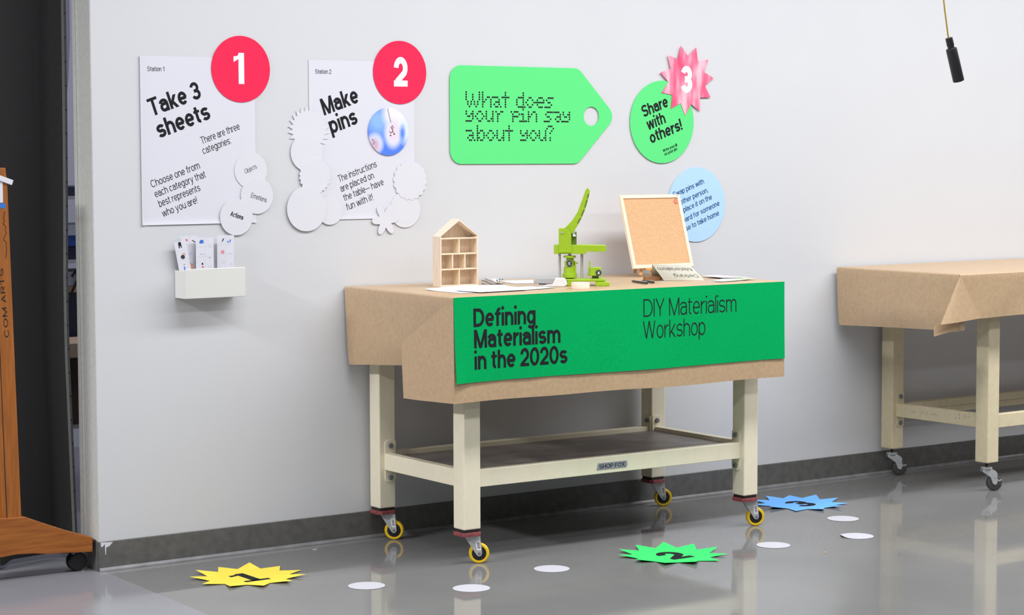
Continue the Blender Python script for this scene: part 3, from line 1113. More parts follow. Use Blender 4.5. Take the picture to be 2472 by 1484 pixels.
# ------------------------------------------------------------------ workbench with the green banner
BX, BY, BTH = 1.084837, -0.669711, -0.01382
LX, LY, S, ZL, ZT = 1.29772, 0.5747, 0.0705, 0.1243, 0.9582


def legs_frame(root, cream, xr, yb, rail_z0, rail_z1, top_z):
    for x in (0, xr):
        for y in (0, yb):
            MB().box(x, x + S, y, y + S, ZL, top_z).build('leg', M[cream], root, bevel=0.004)


def rail(root, cream, p, q, thick_in, z0, z1, plates):
    """p,q: (x,y) ends of the outer face, thick_in: (dx,dy) inwards"""
    (x0, y0), (x1, y1) = p, q
    mb = MB()
    mb.box(min(x0, x1 + thick_in[0], x0 + thick_in[0]), max(x1, x0 + thick_in[0]),
           min(y0, y1 + thick_in[1], y0 + thick_in[1]), max(y1, y0 + thick_in[1]), z0, z1)
    o = mb.build('rail', M[cream], root, bevel=0.002)
    for ax, pos, a0, a1, sgn in plates:
        poly = rounded_poly([(a0, 0.2215, 0.014), (a1, 0.2215, 0.014), (a1, 0.3805, 0.014), (a0, 0.3805, 0.014)], 6)
        b = MB()
        b.prism(poly, pos, pos + sgn * 0.004, ax)
        pl = b.build('mounting_plate', M[cream], o, bevel=0.001)
        for zb in (0.2405, 0.3600):
            c = (a0 + a1) / 2 - 0.001
            m = MB()
            if ax == 'xz':
                m.cyl((c, pos + sgn * .004, zb), (c, pos + sgn * .0125, zb), 0.0112, 0.0098, 6)
            else:
                m.cyl((pos + sgn * .004, c, zb), (pos + sgn * .0125, c, zb), 0.0112, 0.0098, 6)
            m.build('bolt', M['bolt'], o, bevel=0.001)
    return o


bench = empty('workbench', (BX, BY, 0), BTH, 'cream metal workbench on yellow wheels under brown paper and green banner', 'workbench')
MB().box(-0.091, 1.4220, -0.0775, 0.658, 0.915, 0.9555).build('tabletop', M['pine'], bench, bevel=0.004)
legs_frame(bench, 'cream', LX, LY, .27, .3315, 0.915)
rz0, rz1 = 0.2695, 0.3315
rail(bench, 'cream', (S, 0.021), (LX, 0.021), (0, 0.035), rz0, rz1,
     [('yz', S, 0.0225, 0.0695, 1), ('yz', LX, 0.0225, 0.0695, -1)])
rail(bench, 'cream', (S, LY + .049), (LX, LY + .049), (0, -0.035), rz0, rz1 + .004,
     [('yz', S, LY + .001, LY + .048, 1), ('yz', LX, LY + .001, LY + .048, -1)])
rail(bench, 'cream', (0.021, S), (0.021, LY), (0.035, 0), rz0, rz1,
     [('xz', S, 0.0225, 0.0695, 1), ('xz', LY, 0.0225, 0.0695, -1)])
rail(bench, 'cream', (LX + .049, S), (LX + .049, LY), (-0.035, 0), rz0, rz1 + .003,
     [('xz', S, LX + .001, LX + .048, 1), ('xz', LY, LX + .001, LX + .048, -1)])
MB().box(0.05, LX + .02, 0.05, LY + .02, 0.300, 0.318).build('lower_shelf', M['shelf'], bench)
# maker's plate
npl = MB().prism(rounded_poly([(0.600, 0.2850, .002), (0.742, 0.2850, .008), (0.742, 0.3095, .008), (0.606, 0.3095, .002)], 5), 0.0195, 0.0215, 'xz'
                 ).build('name_plate', mat('name_plate_grey', (0.28, 0.29, 0.33), 0.5), bench)
npt = MB()
put_text(npt, 'SHOP FOX', (0.611, 0.2895), 0.119, 0, 0.0150, 0.13, 0.09, lambda a, b: (a, 0.0191, b))
ps, W_ = text_polys('SHOP FOX', 0.13, 0.09)
k = 0.119 / W_
x = 0.0
for ch in 'SHOP FOX':                                  # small serifs
    w_, it = glyph(ch, 0.13)
    if not it:
        x += w_ + .02
        continue
    feet = {'H': [(.06, 0), (.06, 1), (w_ - .06, 0), (w_ - .06, 1)], 'P': [(.06, 0)], 'F': [(.06, 0)],
            'X': [(.1, 0), (w_ - .1, 0), (.1, 1), (w_ - .1, 1)]}.get(ch, [])
    for a, b in feet:
        X0 = 0.611 + (x + a) * k
        Z0 = 0.2895 + b * 0.015
        npt.add([(X0 - .0022, .0191, Z0 - .0005), (X0 + .0022, .0191, Z0 - .0005), (X0 + .0022, .0191, Z0 + .0005), (X0 - .0022, .0191, Z0 + .0005)], [(0, 1, 2, 3)])
    x += w_ + .09
npt.build('plate_lettering', M['ink'], npl, normals=False)


def yellow_caster(root, x, y, rot):
    """swivel caster; local x = trailing direction"""
    f = MB()
    poly = [(-.014, .0985), (.046, .0985), (.052, .045), (.0525, .036), (.049, .028), (.042, .0255), (.036, .028), (.031, .034), (-.006, .0925)]
    for s in (-1, 1):
        f.prism(poly, s * 0.0150 - .00125, s * 0.0150 + .00125, 'xz')
    f.box(-.020, .040, -.0165, .0165, .0965, .0995)
    c, sn = cos(rot), sin(rot)
    f.xform(lambda a, b, d: (c * a - sn * b, sn * a + c * b, d))
    ca = f.build('caster', M['steel'], root, loc=(x, y, 0), bevel=0.0008)
    R = lambda a, b, d: (c * a - sn * b, sn * a + c * b, d)
    ty = MB().lathe([(.0258, -.011), (.033, -.011), (.0362, -.007), (.0362, .007), (.033, .011), (.0258, .011)], (0.042, 0, 0.0362), (0, 1, 0), 40, True)
    ty.xform(R).build('tyre', M['yellow'], ca, smooth=True)
    hb = MB().lathe([(.0262, -.0095), (.0262, .0095), (.010, .012), (.004, .012)], (0.042, 0, 0.0362), (0, 1, 0), 32)
    hb.lathe([(.0262, -.009), (.010, -.012), (.004, -.012)], (0.042, 0, 0.0362), (0, 1, 0), 32)
    hb.xform(R).build('wheel_hub', M['black'], ca, smooth=True)
    ax = MB().cyl((.042, -.0185, .0362), (.042, .0185, .0362), .0048, n=12).xform(R).build('axle', M['bolt'], ca)
    pd = MB().prism(rounded_poly([(-.0385, -.0385, 0), (-.0385, -.0385, 0)], 1), 0, 1, 'xy') if False else MB()
    q = .0405
    ch_ = .013
    oc = [(-q + ch_, -q), (q - ch_, -q), (q, -q + ch_), (q, q - ch_), (q - ch_, q), (-q + ch_, q), (-q, q - ch_), (-q, -q + ch_)]
    pd.prism(oc, .1005, .1135, 'xy')
    pd.build('swivel_pad', M['pad_red'], ca, bevel=0.0015)
    MB().box(-.031, .031, -.031, .031, .1137, .1242).build('top_plate', M['dark_steel'], ca)
    lb = MB().add([R(a, -.01645, d) for a, d in [(.029, .081), (.045, .081), (.049, .049), (.0345, .049)]], [(0, 1, 2, 3)])
    lb.build('label', M['white_ink'], ca, normals=False)
    bc = MB()
    for i in range(6):
        zz = .0775 - i * .0042
        bc.add([R(a, -.01665, d) for a, d in [(.0325 + i * .0007, zz), (.0435 + i * .0005, zz), (.0437 + i * .0005, zz - .0022), (.0329 + i * .0007, zz - .0022)]], [(0, 1, 2, 3)])
    bc.build('label_print', M['ink'], ca, normals=False)
    return ca


for x, y, a in ((0, 0, -33), (0, LY, -38), (LX, LY, -27), (LX, 0, -23)):
    yellow_caster(bench, x + S / 2, y + S / 2, radians(a) - BTH)
tag(MB().tube([(0.118, 0.028 + .03, .3195), (0.150, 0.075, .3195), (0.165, .068, .3195)], 0.0018, 8).build('cable_tie', M['black'], loc=(BX, BY, 0), rot=(0, 0, BTH)),
    'thin black cable tie lying on the lower shelf of the nearer bench', 'cable tie')

# --- kraft paper wrapped over the top
def rnd(i, j, k=0):
    return sin(i * 12.9898 + j * 78.233 + k * 37.7) * 43758.5453 % 1.0


def kraft_cover(name, root_loc, rz, xl, xr, yf, yb, zt, zf, zl, label, side_slant=0.0, wave=0.003, zfun=None, inward=0.0, seed=0):
    """top sheet with front drop (profile along x) and left drop (profile along y)"""
    o = empty(name, root_loc, rz, label, 'table cover')
    mb = MB()
    r = 0.006
    xs = [xl + (xr - xl) * i / 60 for i in range(61)]
    prof = [(yb, zt)] + [(yb + (yf + r - yb) * k / 6, zt) for k in range(1, 7)]
    prof += [(yf + r - r * sin(radians(a)), zt - r + r * cos(radians(a))) for a in (22, 45, 67, 90)]
    rows = []
    for y, z in prof:
        rows.append([(max(x, xl + r) if z > zt - 1e-6 else x, y, z) for x in xs])
    for k in range(1, 13):
        t = k / 12
        row = []
        for i, x in enumerate(xs):
            zb = zf(x) if callable(zf) else zf
            dy = wave * t * (sin(x * 7.1 + seed) + 0.6 * sin(x * 17 + 2 + 3 * t + seed)) - 0.002 * t
            row.append((x, yf + dy - 0.0005, zt - r + (zb - zt + r) * t))
        rows.append(row)
    mb.grid(rows)
    mb.build('paper_sheet', M['kraft'], o, smooth=True, solid=0.0006)
    # left drop
    ms = MB()
    ys = [yf + 0.002 + (yb - yf - 0.002) * i / 24 for i in range(25)]
    rows = [[(xl + r, y, zt - 0.0002) for y in ys]]
    rows += [[(xl + r - r * sin(radians(a)), y, zt - r + r * cos(radians(a)) - .0002) for y in ys] for a in (30, 60, 90)]
    for k in range(1, 11):
        t = k / 10
        row = []
        for y in ys:
            u = (y - yf) / (yb - yf)
            zb = zl(u)
            yy = y - side_slant * t * max(0, u - .8) * 5
            row.append((xl + wave * t * sin(y * 9 + 1 + seed) - .003 * t + .020 * max(0, (t - .62) / .38) ** 2 * max(0, 1 - abs(u - .5) * 1.6) + inward * t * max(0, min(1, 1.6 - u * 2)), yy, zt - r + (zb - zt + r) * t))
        rows.append(row)
    ms.grid(rows)
    ms.build('end_drop', M['kraft'], o, smooth=True, solid=0.0006)
    # right drop
    mr = MB()
    mr.grid([[(xr - 0.0005, yf + 0.002, zt - .001), (xr - 0.0005, yb, zt - .001)], [(xr - 0.003, yf + .004, zt - .19), (xr - 0.003, yb, zt - .19)]])
    mr.build('end_drop', M['kraft'], o, solid=0.0006)
    return o


XL, XR, YF, YB = -0.0945, 1.4252, -0.0811, 0.6612


def zf1(x):
    return 0.5895 + 0.002 * sin(x * 5.0) + 0.0015 * sin(x * 11 + 1)


cover = kraft_cover('paper_cover', (BX, BY, 0), BTH, XL, XR, YF, YB, ZT, zf1,
                    lambda u: 0.695 - 0.026 * min(1, max(0, (u - .42) / .55)),
                    'brown kraft paper wrapped over the nearer workbench under the green banner', 0.026, .0018, inward=.022)
fl = MB()
flap_o = [(-.0822, .9500), (-.030, .925), (.0096, .9034), (.0700, .8700), (.1480, .8240), (.2267, .7792), (.2247, .7155), (.2190, .640), (.2151, .5826),
          (.12, .5835), (.04, .586), (-.0456, .588), (-.0862, .5890), (-.0845, .75)]
nf = len(flap_o)
ctr = (0.05, .72)
rings = []
for t in (1.0, .75, .5, .25):
    rings.append([(XL - .0006 - .020 * max(0, min(1, (ctr[0] + (y_ - ctr[0]) * t + .083) / .30)) ** .8, ctr[0] + (y_ - ctr[0]) * t, ctr[1] + (z_ - ctr[1]) * t) for y_, z_ in
                  [(a, b) for a, b in flap_o]])
for a, b in zip(rings, rings[1:]):
    n0 = len(fl.v)
    fl.v += a + b
    fl.f += [(n0 + i, n0 + (i + 1) % nf, n0 + nf + (i + 1) % nf, n0 + nf + i) for i in range(nf)]
n0 = len(fl.v)
fl.v += rings[-1]
fl.f.append(tuple(n0 + i for i in range(nf)))
fl.build('corner_flap', M['kraft'], cover, solid=0.0006)

# --- banner
ban = empty('banner', (BX, BY, 0), BTH, 'green paper banner on the bench front reading Defining Materialism in the 2020s', 'banner')
rows = []
for k in range(17):
    t = k / 16
    row = []
    for i in range(61):
        x = -0.0945 + 1.5195 * i / 60
        zb = 0.6595 + .0015 * sin(x * 6)
        dy = 0.003 * t * (sin(x * 7.1) + 0.6 * sin(x * 17 + 2 + 3 * t * .78)) * .78 - 0.0016 * t
        curl = -0.012 * t ** 2 * max(0, 1 - (x + .0945) / .10) ** 2
        row.append((x - .002 * t * (i / 60), YF - 0.0022 + min(dy, 0) * 1.0 - abs(dy) * .2 + curl - .0025 * t, 0.9568 + (zb - 0.9568) * t))
    rows.append(row)
MB().grid(rows).build('banner_sheet', M['banner'], ban, smooth=True, solid=0.0005)


def banner_y(x, z):
    t = (0.9568 - z) / .2973
    dy = 0.003 * t * (sin(x * 7.1) + 0.6 * sin(x * 17 + 2 + 3 * t * .78)) * .78 - 0.0016 * t
    curl = -0.012 * t ** 2 * max(0, 1 - (x + .0945) / .10) ** 2
    return YF - 0.0022 + min(dy, 0) - abs(dy) * .2 + curl - .0025 * t - .0006


for s, stt, le, cp, w in (('Defining', (-.0138, .8514), .2640, .0645, .178), ('Materialism', (-.0125, .7775), .3710, .0645, .178),
                          ('in the 2020s', (-.0125, .7030), .4000, .0645, .178),
                          ('DIY Materialism', (.7348, .8521), .4470, .0650, .074), ('Workshop', (.7310, .7718), .2980, .0650, .074)):
    bl = MB()
    put_text(bl, s, stt, le, 0, cp, w, None, lambda a, b: (a, banner_y(a, b), b))
    bl.build('lettering', M['ink'], ban, normals=False)

# ------------------------------------------------------------------ things on the bench
EB = Matrix.Translation((BX, BY, 0)) @ Matrix.Rotation(BTH, 4, 'Z')


def on_bench(x, y, z=0.0):
    p = EB @ Vector((x, y, ZT + 0.0008 + z))
    return (p.x, p.y, p.z)


# little wooden house shelf
hs = empty('house_shelf', on_bench(0.1585, 0.393), BTH, 'small pale wooden house shaped display shelf with empty compartments', 'shelf')
HW, HD, HE, HP = 0.168, 0.052, 0.1865, 0.2505
tk = 0.0055
MB().box(0, tk, 0, HD, 0, HE).build('side_panel', M['pine'], hs, bevel=.0006)
MB().box(HW - tk, HW, 0, HD, 0, HE).build('side_panel', M['pine'], hs, bevel=.0006)
MB().box(tk, HW - tk, 0, HD, 0, tk).build('bottom_board', M['pine'], hs, bevel=.0005)
mb = MB().prism([(tk, tk), (HW - tk, tk), (HW - tk, HE), (HW / 2, HP - .006), (tk, HE)], HD - .004, HD - .001, 'xz')
mb.build('back_panel', M['pine'], hs)
sl = atan2(HP - HE, HW / 2)
tz = tk / cos(sl)
MB().prism([(0, HE), (HW / 2, HP), (HW / 2, HP - tz), (0.0, HE - tz * .2), ], 0, HD, 'xz').build('roof_panel', M['pine'], hs, bevel=.0005)
MB().prism([(HW, HE), (HW / 2, HP), (HW / 2, HP - tz), (HW, HE - tz * .2)], 0, HD, 'xz').build('roof_panel', M['pine'], hs, bevel=.0005)
for zz in (0.0645, 0.1215, 0.1790):
    MB().box(tk, HW - tk, .001, HD - .004, zz - .0022, zz + .0022).build('shelf_board', M['pine_frame'], hs)
for x0, z0, z1 in ((.0850, .0055, .0623), (.0555, .0667, .1193), (.1105, .0667, .1193), (.0850, .1237, .1768)):
    MB().box(x0 - .002, x0 + .002, .0015, HD - .004, z0, z1).build('divider', M['pine_frame'], hs)

# button press: local x = along the picture, y = away from the viewer
PA = Vector((1.7275, -0.551, 0))
AX = Vector((cos(YAW), -sin(YAW), 0))
AY = Vector((sin(YAW), cos(YAW), 0))
ANG = -YAW


def view_frame(p, dx=0.0, dy=0.0):
    q = Vector((p[0], p[1], 0)) + AX * dx + AY * dy
    return (q.x, q.y, ZT + 0.0008)


pr = empty('button_press', view_frame(PA, 0, 0.03), ANG, 'lime green lever button press with steel guide rods', 'button press')
MB().box(-.0836, .064, -.030, .050, .0165, .0262).build('base_plate', M['lime'], pr, bevel=.002)
mb = MB().box(-.0776, -.061, -.034, .052, 0.0, .0165)
mb.build('foot', M['lime'], pr, bevel=.0015)
MB().box(.0278, .0784, -.046, -.010, 0.0, .0152).build('foot', M['lime'], pr, bevel=.0015)
MB().box(.0300, .0600, .012, .050, 0.0, .0165).build('foot', M['lime'], pr, bevel=.0015)
for x in (-.1058, -.0222):
    b = MB().cyl((x, .012, 0.020), (x, .012, .119), .0055)
    if x < -.1:
        b = MB().cyl((x, .012, 0.0), (x, .012, .119), .0055)
    b.build('guide_rod', M['chrome'], pr, smooth=True)
mb = MB().prism([(-.1264, .1188), (-.1264, .1525), (-.0430, .1525), (.066, .1500), (.0675, .148), (.0675, .1285), (.066, .127), (.060, .1262), (.052, .1275),
                 (.044, .1262), (.036, .1275), (.028, .1262), (.018, .1275), (.008, .1265), (-.004, .129), (-.009, .1187)], -.022, .040, 'xz')
mb.build('head_plate', M['lime'], pr, bevel=.0015)
arch = [(-.1085, .1235), (-.1085, .2120), (-.1070, .2135), (-.0920, .2138), (-.0790, .2105), (-.0680, .2025), (-.0630, .1930), (-.0625, .1235)]
MB().prism(arch, -.0265, -.0215, 'xz').build('yoke', M['lime'], pr, bevel=.0012)
MB().prism(arch, .020, .025, 'xz').build('yoke', M['lime'], pr, bevel=.0012)
MB().box(-.0625, -.0425, -.010, .016, .1235, .2000).build('ram', M['lime_dark'], pr)
MB().box(-.0545, -.0425, .018, .024, .1525, .1980).build('yoke_wing', M['lime'], pr, bevel=.001)
MB().cyl((-.0960, -.0268, .1985), (-.0960, -.0305, .1985), .0045, n=6).build('pivot_bolt', M['chrome'], pr)
MB().box(-.0575, -.0485, -.014, -.004, .1870, .2140).cyl((-.056, -.016, .186), (-.046, -.016, .186), .004, n=8).build('link_pin', M['chrome'], pr)
lev_l = [(-.0905, .2130), (-.0818, .2190), (-.0593, .2419), (-.0382, .2749), (-.0202, .3229), (-.0096, .3528), (-.0065, .3595), (-.0010, .3630), (.0040, .3605), (.0069, .3500)]
lev_r = [(.0012, .3228), (-.0100, .2850), (-.0235, .2520), (-.0383, .2250), (-.0480, .2100), (-.0560, .1940), (-.0620, .1930)]
MB().prism(lev_l + lev_r, -.0150, .0130, 'xz').build('lever', M['lime'], pr, bevel=.0015)
rc = MB()
edge = [(.0062, .3430), (.0015, .3240), (-.0095, .2860), (-.0230, .2535), (-.0370, .2275)]
for (xa, za), (xb, zb) in zip(edge, edge[1:]):
    L_ = hypot(xb - xa, zb - za)
    dx, dz = (xb - xa) / L_, (zb - za) / L_
    nx, nz = -dz, dx
    a0, a1 = .12, .88
    p0 = (xa + (xb - xa) * a0, za + (zb - za) * a0)
    p1 = (xa + (xb - xa) * a1, za + (zb - za) * a1)
    rc.prism([(p0[0] - nx * .0012, p0[1] - nz * .0012), (p1[0] - nx * .0012, p1[1] - nz * .0012), (p1[0] - nx * .0065, p1[1] - nz * .0065), (p0[0] - nx * .0065, p0[1] - nz * .0065)], -.0156, -.0149, 'xz')
rc.build('lever_ribbing', M['lime_dark'], pr)


def die(prof, x, y, name):
    return MB().lathe(prof, (x, y, 0), (0, 0, 1), 40).build(name, M['lime'], pr, smooth=True)


dl = die([(.0235, .0292), (.0270, .030), (.0272, .0370), (.0270, .0450), (.0225, .0465), (.0222, .0690), (.0205, .0705)], -.0682, .004, 'lower_die')
MB().cyl((-.0682, .004, .0262), (-.0682, .004, .0292), .016).build('die_foot', M['dark_steel'], dl)
du = die([(.0190, .0730), (.0195, .0910), (.0150, .0915), (.0145, .1035), (.0232, .1040), (.0232, .1112), (.0150, .1115)], -.0682, .004, 'upper_die')
MB().cyl((-.0682, .004, .1115), (-.0682, .004, .1188), .007).build('ram_rod', M['chrome'], du)
for x in (-.0815, -.0525):
    MB().cyl((x, -.0135, .0915), (x, -.0135, .1040), .0020, n=10).build('spring_pin', M['chrome'], du)
MB().cyl((-.049, .004, .0839), (-.036, .004, .0839), .0022, n=10).box(-.0500, -.0440, -.010, .008, .0460, .0915).build('side_post', M['lime'], du, bevel=.001)
da = die([(.0265, .0372), (.0275, .0380), (.0275, .0455), (.0262, .0462), (.0240, .0468), (.0240, .0665), (.0220, .0678)], .0262, .004, 'second_die')
MB().cyl((.0280, .004, .0262), (.0280, .004, .0372), .0125).build('die_foot', M['lime_dark'], da)
MB().cyl((.0055, -.010, .0600), (.0055, -.010, .0915), .0028, n=12).build('locating_pin', M['lime'], da)
MB().cyl((.0045, -.012, .0262), (.0045, -.012, .0372), .0022, n=10).build('spring_pin', M['chrome'], da)
for (bx_, bz_, yy, chh, off) in ((-.0695, .0838, -.0215, 'C', .0042), (.0390, .0485, -.0265, 'A', .0040)):
    bg = MB().prism(circle(.0113, 32, bx_, bz_), yy, yy + .004, 'xz').build('letter_badge', M['badge'], du if chh == 'C' else da)
    g = MB()
    put_text(g, chh, (bx_ - .0036, bz_ - .0048), .0074, 0, .0096, .22, None, lambda a, b: (a, yy - .0004, b))
    g.build('badge_letter', M['white_ink'], du if chh == 'C' else da, normals=False)

# stapler
stp = empty('stapler', view_frame((on_bench(0.5094, 0.182)[0], on_bench(0.5094, 0.182)[1])), ANG, 'grey and white stapler lying beside the green press', 'stapler')
MB().prism([(-.0250, .0000), (.0488, .0000), (.0609, .0085), (.0560, .0240), (.0534, .0290), (.0470, .0318), (.0400, .0325), (.0150, .0318), (.0100, .0250), (.0050, .0120), (-.0366, .0050)], -.017, .017, 'xz'
           ).build('body', M['stap_white'], stp, bevel=.003)
MB().prism([(-.0645, .0304), (-.0600, .0320), (-.0200, .0322), (.0160, .0322), (.0100, .0200), (.0050, .0100), (-.0366, .0123), (-.0600, .0140), (-.0645, .0165)], -.0185, .0185, 'xz'
           ).build('top_arm', M['stap_grey'], stp, bevel=.0025)
MB().box(-.045, -.018, -.012, .012, .0085, .0122).build('staple_slot', M['black'], stp)
MB().prism(circle(.0022, 14, -.0605, .0255), -.0190, -.0184, 'xz').build('yellow_dot', M['gold'], stp)

# masking tape roll
tp = MB().lathe([(.0215, 0), (.0335, 0), (.0335, .0205), (.0330, .0212), (.0220, .0212), (.0215, .0205)], (0, 0, 0), (0, 0, 1), 64, True)
ta = on_bench(0.5162, 0.0058)
tpo = tp.build('masking_tape', M['tape'], loc=view_frame((ta[0], ta[1]), 0, .034), smooth=True)
tag(tpo, 'peach coloured roll of masking tape lying flat in front of the press', 'tape roll')
MB().lathe([(.0200, .0005), (.0214, .0005), (.0214, .0200), (.0200, .0200)], (0, 0, 0), (0, 0, 1), 48, True).build('cardboard_core', M['paper'], tpo, smooth=True)

# mini display easel and cork board
es = empty('display_easel', on_bench(1.255, 0.450), BTH, 'small honey coloured wooden display easel under the cork board', 'display easel')
lean = 0.31


def bar(mb, p, q, w, d):
    p, q = Vector(p), Vector(q)
    t = (q - p).normalized()
    a = Vector((0, 1, 0)).cross(t)
    a = a.normalized() if a.length > .1 else Vector((1, 0, 0))
    b = t.cross(a)
    vs = []
    for c in (p, q):
        for sx, sy in ((-1, -1), (1, -1), (1, 1), (-1, 1)):
            vs.append(c + a * (sx * w / 2) + b * (sy * d / 2))
    mb.add(vs, [(0, 3, 2, 1), (4, 5, 6, 7), (0, 1, 5, 4), (1, 2, 6, 5), (2, 3, 7, 6), (3, 0, 4, 7)])
    return mb


bar(MB(), (-.1050, .012, .005), (-.010, .117, .300), .013, .009).build('leg', M['easel_mini'], es, bevel=.001)
bar(MB(), (.1050, .012, .005), (.010, .117, .300), .013, .009).build('leg', M['easel_mini'], es, bevel=.001)
bar(MB(), (0.0, .185, .004), (0.0, .126, .285), .013, .009).build('back_leg', M['easel_mini'], es, bevel=.001)
bar(MB(), (-.056, -.002, .003), (-.050, .004, .034), .013, .009).build('ledge_post', M['easel_mini'], es, bevel=.001)
MB().box(-.090, .118, -.012, .014, .0260, .0345).build('ledge', M['easel_mini'], es, bevel=.0015)

cb = bpy.data.objects.new('cork_board', None)
COL.objects.link(cb)
cb.location = on_bench(1.108, 0.450, 0.0352)
cb.rotation_euler = (-lean, 0, BTH)
tag(cb, 'square cork board in a pale wood frame leaning back on the small easel', 'cork board')
BWD, BHT, fwid = 0.3065, 0.3035, 0.0140
MB().box(0.006, BWD - .006, .004, .009, .006, BHT - .006).build('cork_sheet', M['cork'], cb)
MB().prism([(0, 0), (fwid, fwid), (BWD - fwid, fwid), (BWD, 0)], 0, .012, 'xz').build('frame_rail', M['pine_frame'], cb, bevel=.0006)
MB().prism([(0, BHT), (fwid, BHT - fwid), (BWD - fwid, BHT - fwid), (BWD, BHT)], 0, .012, 'xz').build('frame_rail', M['pine_frame'], cb, bevel=.0006)
MB().prism([(0, 0), (fwid, fwid), (fwid, BHT - fwid), (0, BHT)], 0, .012, 'xz').build('frame_stile', M['pine_frame'], cb, bevel=.0006)
MB().prism([(BWD, 0), (BWD - fwid, fwid), (BWD - fwid, BHT - fwid), (BWD, BHT)], 0, .012, 'xz').build('frame_stile', M['pine_frame'], cb, bevel=.0006)
# coral tag hanging at the top right corner
tgp = bpy.data.objects.new('paper_tag', None)
COL.objects.link(tgp)
tgp.location = (cb.matrix_basis @ Vector((0.283, 0.001, 0.2745))).to_tuple()
tgp.rotation_euler = (-lean, 0, BTH)
tag(tgp, 'tiny round coral paper tag on a string at the cork board corner', 'paper tag')
MB().prism(circle(.0105, 24), 0.0004, .0014, 'xz').build('disc', M['tag_coral'], tgp)
MB().tube([(-.002, 0, .010), (.002, -.001, .017), (.011, -.0025, .024), (.0180, -.003, .0285)], .0008, 6).build('string', M['string'], tgp)

# brown wooden block
bk = on_bench(1.0387, 0.2402)
tag(MB().box(-.0345, .034, -.004, .020, 0, .0164).build('wooden_block', M['block'], loc=view_frame((bk[0], bk[1])), rot=(0, 0, ANG + .25), bevel=.001),
    'small brown wooden block lying in front of the cork board', 'wooden block')

# folded zine standing open
zn = empty('folded_booklet', on_bench(1.0655, 0.207), BTH, 'pale folded booklet with upside-down dotted title in front of the cork board', 'booklet')
A_, B_2, C_2, D_2 = (0, 0, .0006), (.128, -.092, .0006), (.0985 - .012, -.052, .0600), (-.043, .020, .0640)


def zl_(u, v):
    a = Vector(A_).lerp(Vector(B_2), u)
    b = Vector(D_2).lerp(Vector(C_2), u)
    return a.lerp(b, v)


MB().grid([[tuple(zl_(u / 6, v / 4)) for u in range(7)] for v in range(5)]).build('front_leaf', M['zine'], zn, solid=.0005)
MB().grid([[tuple(zl_(u, 1.0)) for u in (0, 1)], [(.005, .085, .0010), (.145, .015, .0010)]]).build('back_leaf', M['zine'], zn, solid=.0005)
zt_ = MB()


def zt3(a, b):
    # text runs upside down: origin at the upper right of the leaf
    p = zl_(0.93 - a, 0.20 + b)
    n = (Vector(B_2) - Vector(A_)).cross(Vector(D_2) - Vector(A_)).normalized()
    p = p + n * (0.0009 if n.y < 0 else -0.0009)
    return tuple(p)


put_text(zt_, 'Defining', (0, .20), .58, 180, .20, .09, None, lambda a, b: zt3(-a, b))
put_text(zt_, 'Materialism', (0, .62), .86, 180, .20, .09, None, lambda a, b: zt3(-a, b))
zt_.build('lettering', M['ink_zine'], zn, normals=False)

# pens
for p, q, lab in (((.905, .205, .005), (.868, .062, .005), 'black pen lying on the bench, nearer and longer of the two pens'),
                  ((.955, .205, .005), (.918, .085, .005), 'black pen lying on the bench behind the longer pen')):
    a, b = Vector(on_bench(*p)), Vector(on_bench(*q))
    L_ = (b - a).length
    po = empty('pen', a, atan2((b - a).y, (b - a).x), lab, 'pen', 'pens on the bench')
    MB().lathe([(.0010, 0), (.0032, .010), (.0042, .014), (.0045, L_ * .75), (.0045, L_ * .76), (.0040, L_ - .001), (.0025, L_)], (0, 0, 0), (1, 0, 0), 16).build('barrel', M['black'], po, smooth=True)
    MB().box(L_ * .68, L_ * .97, -.0012, .0012, .0045, .0062).build('clip', M['chrome'], po)


# loose paper
def paper(name, poly, z, label, prints=(), curl=None, cat='paper', group=None, thick=.0004):
    cx = sum(a for a, b in poly) / len(poly)
    cy = sum(b for a, b in poly) / len(poly)
    a, b, c, d = [Vector((x - cx, y - cy, 0)) for x, y in poly]
    n = 12

    def pt(u, v):
        p = a.lerp(b, u).lerp(d.lerp(c, u), v)
        return (p.x, p.y, (curl(u, v) if curl else 0.0))
    o = MB().grid([[pt(u / n, v / n) for u in range(n + 1)] for v in range(n + 1)]).build(
        name, M['paper'], loc=on_bench(cx, cy, z), rot=(0, 0, BTH), smooth=True, solid=thick)
    tag(o, label, cat, group)
    by = {}
    for m, u0, u1, v0, v1 in prints:
        mb = by.setdefault(m, MB())
        k = 4
        mb.grid([[(lambda q: (q[0], q[1], q[2] + thick))(pt(u0 + (u1 - u0) * i / k, v0 + (v1 - v0) * j / k)) for i in range(k + 1)] for j in range(k + 1)])
    for m, mb in by.items():
        mb.build('print', M[m], o, normals=False)
    return o


LP = 'loose sheets on the bench'
paper('instruction_sheet', [(.025, .290), (.034, .066), (.40, .10), (.386, .315)], .0004,
      'white sheet with its lifted corner at the bench corner, in front of the house shelf',
      [('line_ink', .25, .45, .30, .34), ('line_ink', .5, .8, .55, .58)], lambda u, v: .010 * max(0, 1 - u / .35) ** 2 * max(0, 1 - abs(v - .5)), group=LP)
paper('instruction_sheet', [(.075, .175), (.095, .030), (.300, .045), (.310, .200)], .0030,
      'white printed sheet at the front left bench edge, on top of the pile',
      [('line_ink', .30, .55, .62, .66), ('line_ink', .62, .85, .40, .45), ('pink_ink', .60, .92, .82, .88), ('gold', .72, .84, .16, .20), ('ink_soft', .85, .95, .16, .19)],
      lambda u, v: .007 * max(0, 1 - u / .3) ** 2, group=LP)
paper('instruction_sheet', [(.300, .190), (.285, .052), (.475, .105), (.470, .235)], .0015,
      'white sheet in front of the stapler, pointing at the tape roll',
      [('line_ink', .2, .5, .5, .53)], group=LP)
